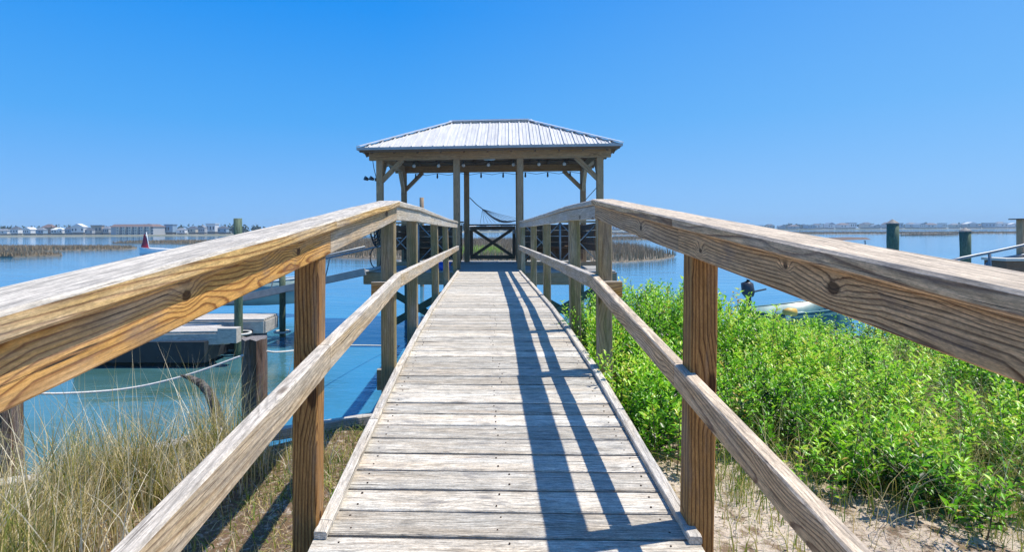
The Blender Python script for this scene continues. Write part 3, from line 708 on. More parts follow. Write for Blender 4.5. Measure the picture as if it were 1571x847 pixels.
# roof: pitch from eave to ridge
EX, EY0, EY1 = 2.77, -.42, BD+.42; ez = eh+.225; cyr = (EY0+EY1)/2; run = (EY1-EY0)/2; rise = .85; RXh = EX-run
def roof_z(x, y):
    dy = run-abs(y-cyr); dx = EX-abs(x); return ez + rise*min(dy, dx)/run
Wp = .235
def panel(poly, name='roof_panel'):
    """poly: list of (x,y) on one slope -> thin folded sheet with a raised rib"""
    th = .012
    vs = [(x, y, roof_z_plane(x, y)) for x, y in poly]; n = len(vs)
    return vs, n
def slope_panels(side):
    if side in ('front', 'back'):
        half = EX; n = int(2*EX/Wp)+1; ux = 2*EX/n
        for i in range(n):
            a = -EX+i*ux; b = a+ux
            da = min(run, EX-abs(a)); db = min(run, EX-abs(b))
            sgn = -1 if side == 'front' else 1
            f = lambda x, d: (x, cyr+sgn*(run-d), ez+rise*d/run)
            pts = [f(a, 0), f(b, 0)]
            if db > .001: pts.append(f(b, db))
            if a < -RXh < b: pts.append(f(-RXh, run))
            if a < RXh < b: pts.append(f(RXh, run))
            if da > .001: pts.append(f(a, da))
            yield pts, [(q, dd) for q, dd in ((a, da), (a+ux*.33, min(run, EX-abs(a+ux*.33))), (a+ux*.67, min(run, EX-abs(a+ux*.67))))], f
    else:
        L = EY1-EY0; n = int(L/Wp)+1; uy = L/n; sgn = -1 if side == 'left' else 1
        for i in range(n):
            a = EY0+i*uy; b = a+uy
            d_ = lambda y: run-abs(y-cyr)
            f = lambda y, d: (sgn*(EX-d), y, ez+rise*d/run)
            pts = [f(a, 0), f(b, 0)]
            if d_(b) > .001: pts.append(f(b, d_(b)))
            if a < cyr < b: pts.append(f(cyr, run))
            if d_(a) > .001: pts.append(f(a, d_(a)))
            yield pts, [(a, d_(a)), (a+uy*.33, d_(a+uy*.33)), (a+uy*.67, d_(a+uy*.67))], f
for side in ('front', 'back', 'left', 'right'):
    for pts, ribs, f in slope_panels(side):
        mb = MB(); n = len(pts); dn = Vector((0, 0, -.012))
        if n >= 3:
            v = [Vector(p) for p in pts]
            mb.add(v+[p+dn for p in v], [tuple(range(n)), tuple(reversed(range(n, 2*n)))]+[(i, n+i, n+(i+1) % n, (i+1) % n) for i in range(n)])
        for j, (q, dd) in enumerate(ribs):
            if dd > .06:
                p0 = Vector(f(q, 0)); p1 = Vector(f(q, dd-.03)); upn = Vector((0, 0, 1))
                mb.bar(p0+Vector((0, 0, .010)), p1+Vector((0, 0, .010)), .026 if j == 0 else .014, .036 if j == 0 else .007)
        mb.build('roof_panel', M['metal_roof'], gz)
# ridge and hip caps
c0 = [(-RXh, cyr, ez+rise+.03), (RXh, cyr, ez+rise+.03)]
MB().bar(c0[0], c0[1], .22, .03).build('ridge_cap', M['white_trim'], gz)
for sx in (-1, 1):
    for yy in (EY0, EY1):
        MB().bar((sx*EX, yy, ez+.035), (sx*RXh, cyr, ez+rise+.032), .16, .026).build('hip_cap', M['white_trim'], gz)
# drip edge, fascia, rafters, ceiling
for yy, sg in ((EY0, -1), (EY1, 1)):
    MB().box((0, yy+sg*.012, ez-.02), (2*EX+.05, .02, .055)).build('drip_edge', M['fascia'], gz)
for xx, sg in ((-EX, -1), (EX, 1)):
    MB().box((xx+sg*.012, cyr, ez-.022), (.02, EY1-EY0-.01, .05)).build('drip_edge', M['fascia'], gz)
for yy, sg in ((EY0, 1), (EY1, -1)): lb('fascia', (-EX+.03, yy+sg*.03, ez-.065), (EX-.03, yy+sg*.03, ez-.065), .035, .06, 'gaz_dark')
for i, x in enumerate(np.arange(-2.5, 2.51, .5)):
    dd = min(run, EX-abs(x))
    for sg in (-1, 1):
        ya = cyr+sg*(run-.06); yb = cyr+sg*(run-dd)
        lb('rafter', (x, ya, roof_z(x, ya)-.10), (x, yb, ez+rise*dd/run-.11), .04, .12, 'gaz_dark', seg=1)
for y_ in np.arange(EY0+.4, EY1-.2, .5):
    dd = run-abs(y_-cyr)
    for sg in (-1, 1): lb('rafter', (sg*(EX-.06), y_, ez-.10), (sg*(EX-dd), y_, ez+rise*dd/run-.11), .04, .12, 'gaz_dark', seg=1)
for i in range(3):
    zz = .25+.25*i; dd = run*zz
# roof sheathing under the metal (dark boards seen from below)
for sg in (-1, 1):
    for q in range(7):
        d0 = run*q/7+.02; d1 = run*(q+1)/7
        xw = EX-d0-.05
        dm = (d0+d1)/2
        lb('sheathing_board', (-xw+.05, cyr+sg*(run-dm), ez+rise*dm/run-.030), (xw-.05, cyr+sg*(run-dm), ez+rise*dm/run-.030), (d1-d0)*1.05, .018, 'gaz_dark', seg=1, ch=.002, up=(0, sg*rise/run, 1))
# knee braces
for yy in (0, BD):
    for sx in (-1, 1):
        lb('knee_brace', (sx*2.39, yy+.003, eh-.50), (sx*1.88, yy+.003, eh+.01), .09, .10, 'gaz')
for sx in (-1, 1):
    lb('knee_brace', (sx*2.39, BD-.02, eh-.52), (sx*2.39, BD-.55, eh+.01), .09, .10, 'midrail')
    lb('knee_brace', (sx*2.393, .02, eh-.52), (sx*2.393, .55, eh+.01), .09, .10, 'gaz')
# bays: rails, X braces, bench boards
for sx in (-1, 1):
    x0, x1 = sx*.76, sx*2.32
    lb('bay_rail', (x0, 0, 1.02), (x1, 0, 1.02), .09, .04, 'gaz'); lb('bay_rail', (x0, 0, .12), (x1, 0, .12), .04, .09, 'gaz')
    xm = (x0+x1)/2
    MB().tube([(xm, 0, .14), (xm, 0, 1.0)], .022, 8).build('pipe_upright', M['galv'], gz, smooth=True)
    for a, b in ((x0, xm-sx*.02), (xm+sx*.02, x1)):
        mb = MB(); mb.tube([(a, .012, .18), (b, .012, .98)], .013, 6); mb.tube([(a, -.016, .98), (b, -.016, .18)], .013, 6)
        mb.build('cross_rod', M['galv'], gz, smooth=True)
    # back and side bench
    for q in range(6): lb('bench_board', (sx*.8, BD-.25+.0, .15+.152*q), (sx*2.35, BD-.25, .15+.152*q), .035, .147, 'gaz_dark')
    for q in range(4): lb('bench_board', (sx*2.30, .15, .46+.152*q), (sx*2.30, BD-.3, .42+.155*q), .035, .145, 'gaz_dark')
    for q in range(3): lb('bench_seat', (sx*.8, BD-.36-.15*q, .42), (sx*2.26, BD-.36-.15*q, .42), .14, .036, 'gaz_dark')
    lb('bench_rail', (sx*.76, BD-.2, 1.06), (sx*2.42, BD-.2, 1.06), .14, .04, 'gaz')
    for xx in (.85, 1.55, 2.2): lb('bench_leg', (sx*xx, BD-.5, 0.002), (sx*xx, BD-.5, .40), .09, .09, 'gaz_dark')
    lb('diagonal_support', (sx*.9, BD+.0, .1), (sx*1.5, BD, 1.0), .04, .12, 'green_pile')
# lamp on the ceiling
mb = MB(); mb.tube([(0, cyr-.6, eh+.22), (0, cyr-.6, eh+.17)], [.05, .26], 14); mb.tube([(0, cyr-.6, eh+.17), (0, cyr-.6, eh+.08)], [.26, .12], 14)
o = mb.build('ceiling_lamp', M['bulb'], None, smooth=True); o.matrix_basis = Matrix.Translation(gz.location) @ Matrix.Rotation(R(-2.5), 4, 'Z')
tag(o, 'round white ceiling lamp under the gazebo roof', 'lamp')

G2W = Matrix.Translation(gz.location) @ Matrix.Rotation(R(-2.5), 4, 'Z')
# gate in the back row
gt = empty('gate', G2W @ Vector((0, BD, 0.0)), R(-2.5)); tag(gt, 'dark wooden gate with X brace between the rear gazebo posts', 'gate')
def gb(n, a, b, wd, th, mat='gaz_dark', **k): return board(n, a, b, wd, th, M[mat], gt, **k)
gb('gate_rail', (-.60, 0, .12), (.60, 0, .12), .04, .10); gb('gate_rail', (-.60, 0, .90), (.60, 0, .90), .04, .10); gb('gate_rail', (-.615, -.01, .985), (.615, -.01, .985), .14, .04)
gb('gate_stile', (-.57, .0, .172), (-.57, .0, .848), .09, .04); gb('gate_stile', (.57, 0, .172), (.57, 0, .848), .09, .04)
gb('gate_brace', (-.52, -.022, .16), (.52, -.022, .86), .03, .08, ); gb('gate_brace', (-.52, .022, .86), (.52, .022, .16), .03, .08)
MB().box((.555, -.035, .80), (.06, .03, .10)).build('latch', M['alu'], gt)

# hammock
hm = empty('hammock', G2W @ Vector((0, BD+.1, .9)), R(-2.5)); tag(hm, 'dark net hammock slung behind the gate from the left rear post', 'hammock')
mb = MB(); A0 = Vector((-.62, .0, .83)); K = Vector((-.28, .15, .52)); E = Vector((.62, .25, .20))
mb.tube([A0, A0*.5+K*.5+Vector((0, 0, -.02)), K], .012, 6); mb.build('suspension_rope', M['net'], hm)
mb = MB(); import itertools
for i in range(11):
    tt = i/10; B = Vector((-.35+tt*1.05, .25+.25*tt, .13+.09*tt*tt*1.4))
    mb.tube([K, K*.5+B*.5+Vector((0, 0, -.015)), B], .0045, 4)
mb.build('fan_cords', M['net'], hm)
def hp(u, v):
    a = K + (E-K)*u; w_ = .02+.45*math.sin(math.pi*min(1, u*.9+.04)); return a + Vector((0, (v-.5)*w_*1.2, -.14*math.sin(math.pi*u)-(.10*w_*(1-(2*v-1)**2)) ))
mb = MB()
for i in range(13): mb.tube([hp(k/14, i/12) for k in range(15)], .004, 3)
for k in range(1, 14): mb.tube([hp(k/14, i/8) for i in range(9)], .003, 3)
mb.tube([hp(k/14, 0) for k in range(15)], .012, 5); mb.tube([hp(k/14, 1) for k in range(15)], .012, 5)
mb.build('net', M['net'], hm)

# string lights
sg = empty('string_lights', G2W @ Vector((0, 0, eh)), R(-2.5)); tag(sg, 'string of bulbs hanging along the front and rear beams of the gazebo', 'string lights')
for yy, zz, xs, big in ((.12, -.02, np.arange(-1.65, 1.9, .55), 1), (BD-.12, -.03, np.arange(-2.05, 2.2, .585), 0)):
    pts = []
    for x in xs: pts += [(x, yy, zz), (x+(xs[1]-xs[0])/2, yy, zz-.05)]
    MB().tube(pts, .006, 4).build('wire', M['black'], sg)
    for x in xs:
        sk = MB().tube([(x, yy, zz), (x, yy, zz-.06)], [.014, .022], 8).build('socket', M['black'], sg)
        if big: MB().tube([(x, yy, zz-.06), (x, yy, zz-.085), (x, yy, zz-.12), (x, yy, zz-.135)], [.02, .04, .036, .01], 10).build('bulb', M['bulb'], sg, smooth=True)
        else: MB().tube([(x, yy, zz-.06), (x, yy, zz-.10), (x, yy, zz-.14)], [.018, .028, .008], 8).build('bulb', M['dark'], sg, smooth=True)

# floodlight on left front post
p = G2W @ Vector((-2.47, -.02, 1.98))
fl = empty('floodlight', p); tag(fl, 'small black twin floodlight on the left front gazebo post', 'floodlight')
MB().box((-.0, 0, 0), (.06, .05, .07)).build('bracket', M['dark'], fl)
for dx in (-.07, -.19): MB().tube([(dx+.02, -.03, .0), (dx-.05, -.08, .03)], [.03, .05], 10).build('lamp_head', M['dark'], fl)
MB().tube([(0, 0, .04), (-.05, 0, .25), (-.1, .1, .47)], .008, 5).build('wire', M['black'], fl)

# black cables hanging from a hook on the left front post
p = G2W @ Vector((-2.47, -.09, 1.05)); cb = empty('coiled_hose', p); tag(cb, 'black hose coiled on the left front gazebo post with a long loop hanging down', 'hose')
mb = MB()
for k in range(5):
    rr = .09+.012*k; ll = .55+.05*k; ox = -.05+.025*k
    pts = [(ox+rr*math.cos(a_), -.02*k-.02, -ll*.5+ll*.5*math.sin(a_)+.2) for a_ in np.linspace(0, 2*math.pi, 18)]
    mb.tube(pts, .014, 6, cap=False)
mb.build('coil', M['black'], cb, smooth=True)
pts = [(-.03, -.06, -.2)]+[(.02-.13*math.sin(a_)*(1), -.08, -.55-.36*(1-math.cos(a_))*.5-.12*(a_/math.pi)) for a_ in np.linspace(0, math.pi, 9)]+[(.11, -.08, -.95), (.13, -.07, -.6), (.03, -.05, -.2)]
MB().tube(pts, .013, 6).build('loop', M['black'], cb, smooth=True)
MB().box((.0, .0, .22), (.06, .1, .03)).build('hook', M['galv'], cb)

# blue tub on the gazebo floor, left of the boardwalk end
p = at(682, 421, 12.1); p.z = GZ
tb = empty('blue_tub', p); tag(tb, 'blue plastic tub on the gazebo floor beside the left railing', 'tub')
MB().tube([(0, 0, 0.002), (0, 0, .02), (0, 0, .16)], [.10, .11, .15], 14).build('body', M['blue'], tb, smooth=True)
MB().tube([(.155*math.cos(a_), .155*math.sin(a_), .165) for a_ in np.linspace(0, 2*math.pi, 17)], .01, 5, cap=False).build('rim', M['blue'], tb)
# rope from right front post
MB().tube([G2W @ Vector((2.32, 0, 1.75)), G2W @ Vector((2.1, .6, 1.45)), G2W @ Vector((2.32, BD, 1.2))], .008, 5).build('rope', M['net'])
tag(bpy.data.objects['rope'], 'thin dark line strung between the right gazebo posts', 'rope')

def regrain(o):
    rot = Matrix.Rotation(R(-90), 4, 'Y'); o.data.transform(rot.inverted()); o.matrix_basis = o.matrix_basis @ rot; return o
for o in list(bpy.data.objects):
    if o.name.startswith('piling'): regrain(o)
# ------------------------------------------------------------------ mooring piles
def pile(px, top_py, Y, wpx, mat, label, cap=None, group='green mooring piles', zb=-1.0, lean=0.0, n=14, name='mooring_pile'):
    p = at(px, top_py, Y); r_ = wpx*Y/FPX/2
    t = empty(name, (p.x, Y, 0)); tag(t, label, 'piling', group)
    zt = p.z; mb = MB(); hs_ = np.linspace(zb, zt, 8)
    mb.tube([(lean*h_+random.uniform(-.004, .004), random.uniform(-.004, .004), h_) for h_ in hs_], [r_*random.uniform(.97, 1.05) for _ in hs_], n)
    o = regrain(mb.build('trunk', M[mat], t, smooth=True))
    if cap: MB().tube([(lean*zt, 0, zt+.003), (lean*zt, 0, zt+.03), (lean*zt, 0, zt+r_*1.0)], [r_*1.12, r_*1.12, .01], n).build('cap', M[cap], t)
    return t
pile(365, 335, 10.75, 13, 'green_pile', 'tall green piling between the floating dock and the old stump')
pile(433, 423, 12.7, 9.5, 'green_pile', 'thin green piling behind the dock, nearest the left railing post')
pile(1369.5, 344, 16.5, 15, 'green_pile', 'green mooring pile with pale cone cap, left of the two beyond the right railing', 'pilecap')
pile(1481, 356, 15, 13.5, 'green_pile', 'green mooring pile with pale cone cap beside the aluminium handrail at right', 'pilecap')
pile(647, 303, 24, 6.5, 'gaz', 'far wooden pile top rising behind the left railing by the gazebo', group=None)
# square timber post at the right edge
p = at(1569, 337, 12); t = empty('timber_post', (p.x, 12, 0)); tag(t, 'square timber post with flat cap at the right edge of the photo', 'post')
board('shaft', (0, 0, -1), (0, 0, p.z), .14, .14, M['gaz'], t); MB().box((0, 0, p.z+.012), (.30, .3, .022)).build('cap', M['gaz_dark'], t)
# old weathered stump and the one at left edge
def stump(px, top_py, Y, wpx, label, zb, hgt_seg=7):
    p = at(px, top_py, Y); r_ = wpx*Y/FPX/2; t = empty('old_stump', (p.x, Y, 0)); tag(t, label, 'piling', 'old weathered stumps')
    mb = MB(); n = 14; zs = np.linspace(zb, p.z, hgt_seg); V = []
    for zz in zs:
        for k in range(n):
            a_ = 2*math.pi*k/n+.3; sq = 1/max(abs(math.cos(a_)), abs(math.sin(a_))); rr = r_*(.45+.55*min(1.15, sq))*(1+.05*math.sin(k*5.3)+random.uniform(-.02, .02))
            V.append((rr*math.cos(a_), rr*math.sin(a_), zz+(random.uniform(-.012, .012) if zz == zs[-1] else 0)))
    F = [(i*n+k, i*n+(k+1) % n, (i+1)*n+(k+1) % n, (i+1)*n+k) for i in range(len(zs)-1) for k in range(n)]+[tuple((len(zs)-1)*n+k for k in range(n))]
    mb.add(V, F); o = mb.build('trunk', M['old_post'], t)
    regrain(o)
    return t
stump(390, 518, 4.7, 38, 'old brown stump with split sides holding the rope, on the left bank', 0)
stump(8, 560, 4.1, 44, 'weathered post at the left edge below the golden handrail', 0)

# ropes
def rope(pts, label, r_=.011, name='mooring_rope'):
    P = [Vector(q) for q in pts]
    fine = []
    for i in range(len(P)-1):
        p0 = P[max(i-1, 0)]; p1 = P[i]; p2 = P[i+1]; p3 = P[min(i+2, len(P)-1)]
        for k in range(6):
            t_ = k/6; fine.append(.5*((2*p1)+(-p0+p2)*t_+(2*p0-5*p1+4*p2-p3)*t_*t_+(-p0+3*p1-3*p2+p3)*t_**3))
    fine.append(P[-1]); o = MB().tube(fine, r_, 7).build(name, M['rope'], None, smooth=True); tag(o, label, 'rope'); return o
rope([at(20, 603, 4.15), at(100, 604, 4.25), at(200, 596, 4.4), at(290, 575, 4.5), at(374, 545, 4.6)], 'white rope sagging from the left edge post to the old stump', .009)
rope([at(408, 539, 4.7), at(440, 539.5, 6), at(520, 530, 8.5), at(622, 531, 12), at(700, 533, 12.5)], 'white rope running right from the old stump behind the railing', .009)
def ring(px, py, Y, r_, label):
    c = at(px, py, Y); o = MB().tube([(c.x+r_*math.cos(a_), Y+r_*math.sin(a_), c.z) for a_ in np.linspace(0, 2*math.pi, 20)], .022, 6, cap=False).build('pile_hoop', M['rope'], None, smooth=True); tag(o, label, 'hoop')
ring(369, 511, 10.75, .19, 'white hoop round the tall green piling at the dock'); ring(433, 509, 12.7, .17, 'white hoop round the thin green piling behind the dock')

# driftwood branch
t = MB(); pts = [at(277, 576, 3.6), at(292, 580, 3.62), at(307, 588, 3.62), at(320, 602, 3.62), at(329, 622, 3.6), at(333, 645, 3.6), at(340, 668, 3.55)]
pts.append(Vector((pts[-1].x+.02, 3.45, 1.0)))
mb = MB().tube(pts, [.006, .018, .026, .03, .034, .038, .045, .05], 9)
o = mb.build('driftwood', M['driftwood'], None, smooth=True); tag(o, 'dark curved piece of driftwood sticking up from the left bank', 'driftwood')

# bulkhead boards at the left water edge
def plank_at(a, b, wd, th, name, label, mat='old_post', group=None):
    o = board(name, a, b, wd, th, M[mat], ch=.006, seg=4, jit=.004); tag(o, label, 'edging board', group); return o
plank_at((-1.62, 3.42, 1.115), (-.80, 3.80, 1.135), .06, .07, 'edging_board', 'grey edging board where the left bank meets the boardwalk', 'dock')
plank_at((-2.25, 2.86, 1.10), (-1.66, 3.40, 1.13), .09, .14, 'edging_board', 'pale edging board half buried in the dry grass', 'dock')
plank_at((-4.1, 2.2, 1.06), (-2.29, 2.82, 1.09), .09, .14, 'edging_board', 'edging board running to the left edge through dry grass', 'dock')

# ------------------------------------------------------------------ floating docks
def dock(name, corners, zt, th, label, n, mat='dock'):
    """corners: near-left, near-right, far-right, far-left on plan"""
    a, b, c, d = [Vector((*q, 0)) for q in corners]
    t = empty(name, (a.x, a.y, 0)); tag(t, label, 'dock', 'floating docks on the left'); O = Vector((a.x, a.y, 0))
    along = (d-a).length
    for i in range(n):
        u = (i+.5)/n; p0 = a+(d-a)*u; p1 = b+(c-b)*u
        board('dock_plank', p0-O+Vector((0, 0, zt-.02)), p1-O+Vector((0, 0, zt-.02)), along/n*.955, .036, M[mat], t, seg=2)
    for p0, p1 in ((a, b), (d, c)): board('dock_beam', p0-O+Vector((0, 0, zt-.045-th/2)), p1-O+Vector((0, 0, zt-.045-th/2)), .06, th, M[mat], t)
    for p0, p1 in ((a, d), (b, c)): board('dock_beam', p0-O+Vector((0, 0, zt-.047-th/2)), p1-O+Vector((0, 0, zt-.047-th/2)), .06, th*.98, M[mat], t)
    m_ = (a+b+c+d)/4-O; fx = ((b-a).length)*.48; fy = along*.46
    MB().box((m_.x, m_.y, zt-.05-th-.10), (fx*2, fy*2, .36)).build('float', M['black'], t)
    return t
def gpt(px, py, z):
    q = at(px, py, 10); d = q-EYE; k = (z-EYE.z)/d.z; return (EYE.x+d.x*k, EYE.y+d.y*k)
dk1 = dock('floating_dock', [gpt(130, 511, .62), gpt(350, 507, .62), gpt(332, 497, .62), gpt(130, 499, .62)], .62, .2, 'grey floating dock section nearest the shore on the left', 5)
dk2 = dock('floating_dock', [gpt(130, 492, .66), gpt(405, 489, .66), gpt(425, 481, .66), gpt(130, 483, .66)], .66, .24, 'grey floating dock section farther out by the green piling', 7)
bx = gpt(352, 507, .62); o = MB().box((bx[0]-.0, bx[1]+.0, .54), (.34, .2, .26)).build('timber_block', M['dock']); tag(o, 'square grey timber block on the corner of the nearer dock', 'block')

# gangway from the gazebo down to the dock
ga = at(588, 412, 12.3); gb_ = at(262, 482, 13.6)
gw = empty('gangway', ga); tag(gw, 'grey aluminium gangway sloping from the gazebo down to the floating dock', 'gangway')
gdir = gb_-ga; side = Vector((gdir.y, -gdir.x, 0)).normalized()*-.45
for s_ in (0, 1):
    o_ = side*s_*2
    board('side_beam', o_, gdir+o_, .05, .14, M['galv'], gw, seg=1)
    MB().tube([o_+Vector((0, 0, .50)), gdir*.98+o_+Vector((0, 0, .50))], .022, 8).build('hand_rail', M['galv'], gw, smooth=True)
    mb = MB()
    for k in range(1, 4):
        q = gdir*k/4+o_; mb.tube([q+Vector((0, 0, .08)), q-gdir*.02+Vector((0, 0, .49))], .014, 6)
    mb.build('balusters', M['galv'], gw)
nrg = 16
for k in range(nrg):
    q = gdir*(k+.5)/nrg; board('tread', q+Vector((0, 0, .03)), q+side*2+Vector((0, 0, .03)), .22, .03, M['dock'], gw, seg=1)

# ------------------------------------------------------------------ boats
def hull_mesh(L, B, Hh, bow=.35, rock=.12):
    """open boat hull along X, bow at +X; outer and inner skin"""
    n = 12; mcross = 7; V = []; F = []
    def ringv(t, inner):
        half = B/2*(1 - max(0, (t-.55)/.45)**2*.98)*(.86+.14*min(1, t*4)); k = .03 if inner else 0
        half = max(half-k, .01); keel = rock*max(0, (t-.5)*2)**2*Hh*1.6 + (k*1.5 if inner else 0); top = Hh*(1+.35*t*t)
        out = []
        for j in range(mcross):
            a_ = -1+2*j/(mcross-1); s = abs(a_)
            zz = keel + (top-keel)*(s**2.6); out.append((L*(t-.5), half*(1 if a_ > 0 else -1)*(s**.55) if s > 0 else 0, zz))
        return out
    for inner in (0, 1):
        for i in range(n+1): V += ringv(i/n, inner)
    off = (n+1)*mcross
    for i in range(n):
        for j in range(mcross-1):
            q = i*mcross+j
            F.append((q, q+1, q+mcross+1, q+mcross)); F.append((off+q+mcross, off+q+mcross+1, off+q+1, off+q))
        for j in (0, mcross-1):
            q = i*mcross+j; F.append((q, q+mcross, off+q+mcross, off+q))
    F.append(tuple(range(mcross))); F.append(tuple(off+j for j in range(mcross)))
    for j in range(mcross-1): F.append((j, j+1, off+j+1, off+j))
    return V, F
def boat(name, loc, rz, L, B, Hh, mat, label, trim='whitehull'):
    t = empty(name, loc, rz); tag(t, label, 'boat')
    V, F = hull_mesh(L, B, Hh); MB().add(V, F).build('hull', M[mat], t, smooth=True)
    mb = MB()
    for s_ in (-1, 1):
        pts = []
        for i in range(11):
            u = i/10; half = B/2*(1-max(0, (u-.55)/.45)**2*.98)*(.86+.14*min(1, u*4)); pts.append((L*(u-.5), s_*half, Hh*(1+.35*u*u)+.012))
        mb.tube(pts, .022, 6)
    mb.build('gunwale', M[trim], t, smooth=True)
    for xx in (-.22, .1): MB().box((L*xx, 0, Hh*.72), (.26, B*.86, .04)).build('thwart', M[trim], t)
    return t
def outboard(t, x, z):
    e = MB(); e.tube([(x, 0, z+.20), (x-.03, 0, z+.30), (x-.06, 0, z+.52), (x-.03, 0, z+.60)], [.10, .15, .14, .06], 10)
    c_ = e.build('outboard_motor', M['dark'], t, smooth=True)
    MB().box((x-.02, 0, z-.05), (.09, .07, .55)).build('motor_leg', M['dark'], c_); MB().tube([(x+.05, 0, z+.3), (x+.5, .05, z+.36)], .02, 6).build('tiller', M['black'], c_)
# teal skiff beyond the shrubs on the right, stern at left with the dark motor
p = at(1130, 470, 8.2); q = at(1300, 470, 9.0)
b1 = boat('skiff', (at(1235, 400, 14.2).x, 14.2, -.16), R(14), 2.7, 1.3, .56, 'teal', 'teal skiff with dark outboard motor moored beyond the right-hand shrubs', 'teal')
outboard(b1, -1.56, .72)
MB().tube([(-1.15, -.72, .70), (-1.15, -.76, .45)], [.07, .05], 8).build('fender', M['whitehull'], b1, smooth=True)
pf = at(1211, 479, 13.2); o = MB().tube([(pf.x-.13, 13.2, pf.z), (pf.x-.02, 13.2, pf.z), (pf.x+.14, 13.2, pf.z)], [.06, .1, .09], 10).build('fishing_float', M['yellow'], None, smooth=True); tag(o, 'yellow and white float hanging beside the teal skiff', 'float')
# pale boat by the dock on the left
b2 = boat('small_boat', (at(395, 400, 15.6).x, 15.8, .30), R(4), 3.4, 1.3, .62, 'palehull', 'pale green boat hull tied behind the floating dock')
# white sailing dinghy with furled red sail
ps = at(248, 386, 52)
b3 = boat('sailing_dinghy', (ps.x+.2, 52, .05), R(180), 4.6, 1.4, .62, 'whitehull', 'white dinghy with a red sail furled on its mast in the left channel')
MB().tube([(1.35, 0, .5), (1.65, 0, 2.25)], .035, 8).build('mast', M['whitehull'], b3, smooth=True)
V = []; nn = 9
for k in range(nn):
    t_ = k/(nn-1); zz = .62+1.45*t_
    for j in range(8):
        a_ = 2*math.pi*j/8; rr = (.48*(1-t_)**.8+.04)*(1+.14*math.sin(j*2.3+k)); V.append((1.72+.1*t_+rr*math.cos(a_)*.85, .2*rr*math.sin(a_), zz))
MB().add(V, [(i*8+j, i*8+(j+1) % 8, (i+1)*8+(j+1) % 8, (i+1)*8+j) for i in range(nn-1) for j in range(8)]+[tuple(range(8)), tuple((nn-1)*8+j for j in range(8))]).build('sail', M['red'], b3, smooth=True)
# canopy boat on right
pc = at(1280, 376, 28)
b4 = empty('canopy_boat', (pc.x, 28, 0), R(5)); tag(b4, 'low boat with flat brown canopy on the water above the right railing', 'boat')
for yy in (-.7, .7): MB().tube([(-1.5, yy, .2), (1.2, yy, .2), (1.6, yy, .32)], [.25, .25, .08], 10).build('pontoon', M['alu'], b4, smooth=True)
MB().box((0, 0, .5), (2.9, 1.7, .1)).build('deck', M['dock'], b4)
zc = at(1280, 368, 28).z
mb = MB(); 
for xx in (-1.0, 1.0):
    for yy in (-.75, .75): mb.tube([(xx, yy, .55), (xx*.95, yy, zc-.02)], .025, 6)
mb.build('canopy_frame', M['alu'], b4)
MB().add([(-1.25, -.9, zc-.03), (1.15, -.9, zc+.03), (1.15, .9, zc+.03), (-1.25, .9, zc-.03), (-1.2, -.6, zc+.08), (1.1, -.6, zc+.12), (1.1, .6, zc+.12), (-1.2, .6, zc+.08)],
     [(0, 1, 5, 4), (1, 2, 6, 5), (2, 3, 7, 6), (3, 0, 4, 7), (4, 5, 6, 7), (3, 2, 1, 0)]).build('canopy', M['brown'], b4)
MB().box((-.2, 0, .85), (.9, 1.2, .5)).build('console', M['brown'], b4)
# small motor boat behind the rail at right
p5 = at(1440, 402, 13); b5 = boat('small_boat', (p5.x+1.2, 13.2, .75-.45), R(0), 2.6, 1.15, .5, 'whitehull', 'small white boat with black outboard just above the right handrail'); 
outboard(b5, -1.36, p5.z-.85)

# right hand dock with handrails
rd = dock('fixed_dock', [(at(1478, 400, 11).x, 11.0), (at(1720, 400, 11).x, 11.0), (at(1720, 400, 12.4).x, 12.4), (at(1478, 400, 12.4).x, 12.4)], 1.0, .2, 'wooden dock platform carrying aluminium handrails at the right edge', 8); rd['group'] = 'docks'
for xx in (.2, 2.2):
    for yy in (.15, 1.25): MB().tube([(xx, yy, -1), (xx, yy, .75)], .1, 10).build('support_pile', M['green_pile'], rd, smooth=True)
hr = empty('handrail', (at(1500, 400, 11.2).x, 11.2, 1.0)); tag(hr, 'bent aluminium handrails rising to the right on the right dock', 'handrail'); HO = Vector((at(1500, 400, 11.2).x, 11.2, 1.0))
def hl(pts, Y): return [at(a_, b_, Y)-HO for a_, b_ in pts]
MB().tube(hl([(1455, 420), (1455, 406), (1460, 400), (1475, 396), (1516, 388), (1571, 376), (1660, 360)], 11.1), .028, 8).build('rail_tube', M['alu'], hr, smooth=True)
MB().tube(hl([(1511, 425), (1512, 408), (1518, 401), (1530, 398), (1571, 391), (1660, 374)], 11.9), .028, 8).build('rail_tube', M['alu'], hr, smooth=True)
MB().tube(hl([(1518, 388), (1520, 432)], 11.1), .024, 8).build('rail_post', M['alu'], hr, smooth=True)
pb = at(1560, 400, 11.7); t = empty('dock_box', (pb.x, 11.75, 1.0)); tag(t, 'dark storage box with pale lid on the right dock', 'storage box')
MB().box((0, 0, (pb.z-1.0)/2), (.75, .5, pb.z-1.0)).build('body', M['gaz_dark'], t); MB().box((0, 0, pb.z-1.0+.03), (.82, .56, .05)).build('lid', wallm['cream'], t)

# ------------------------------------------------------------------ vegetation
def tooclose(x, y): return abs(x) < .74
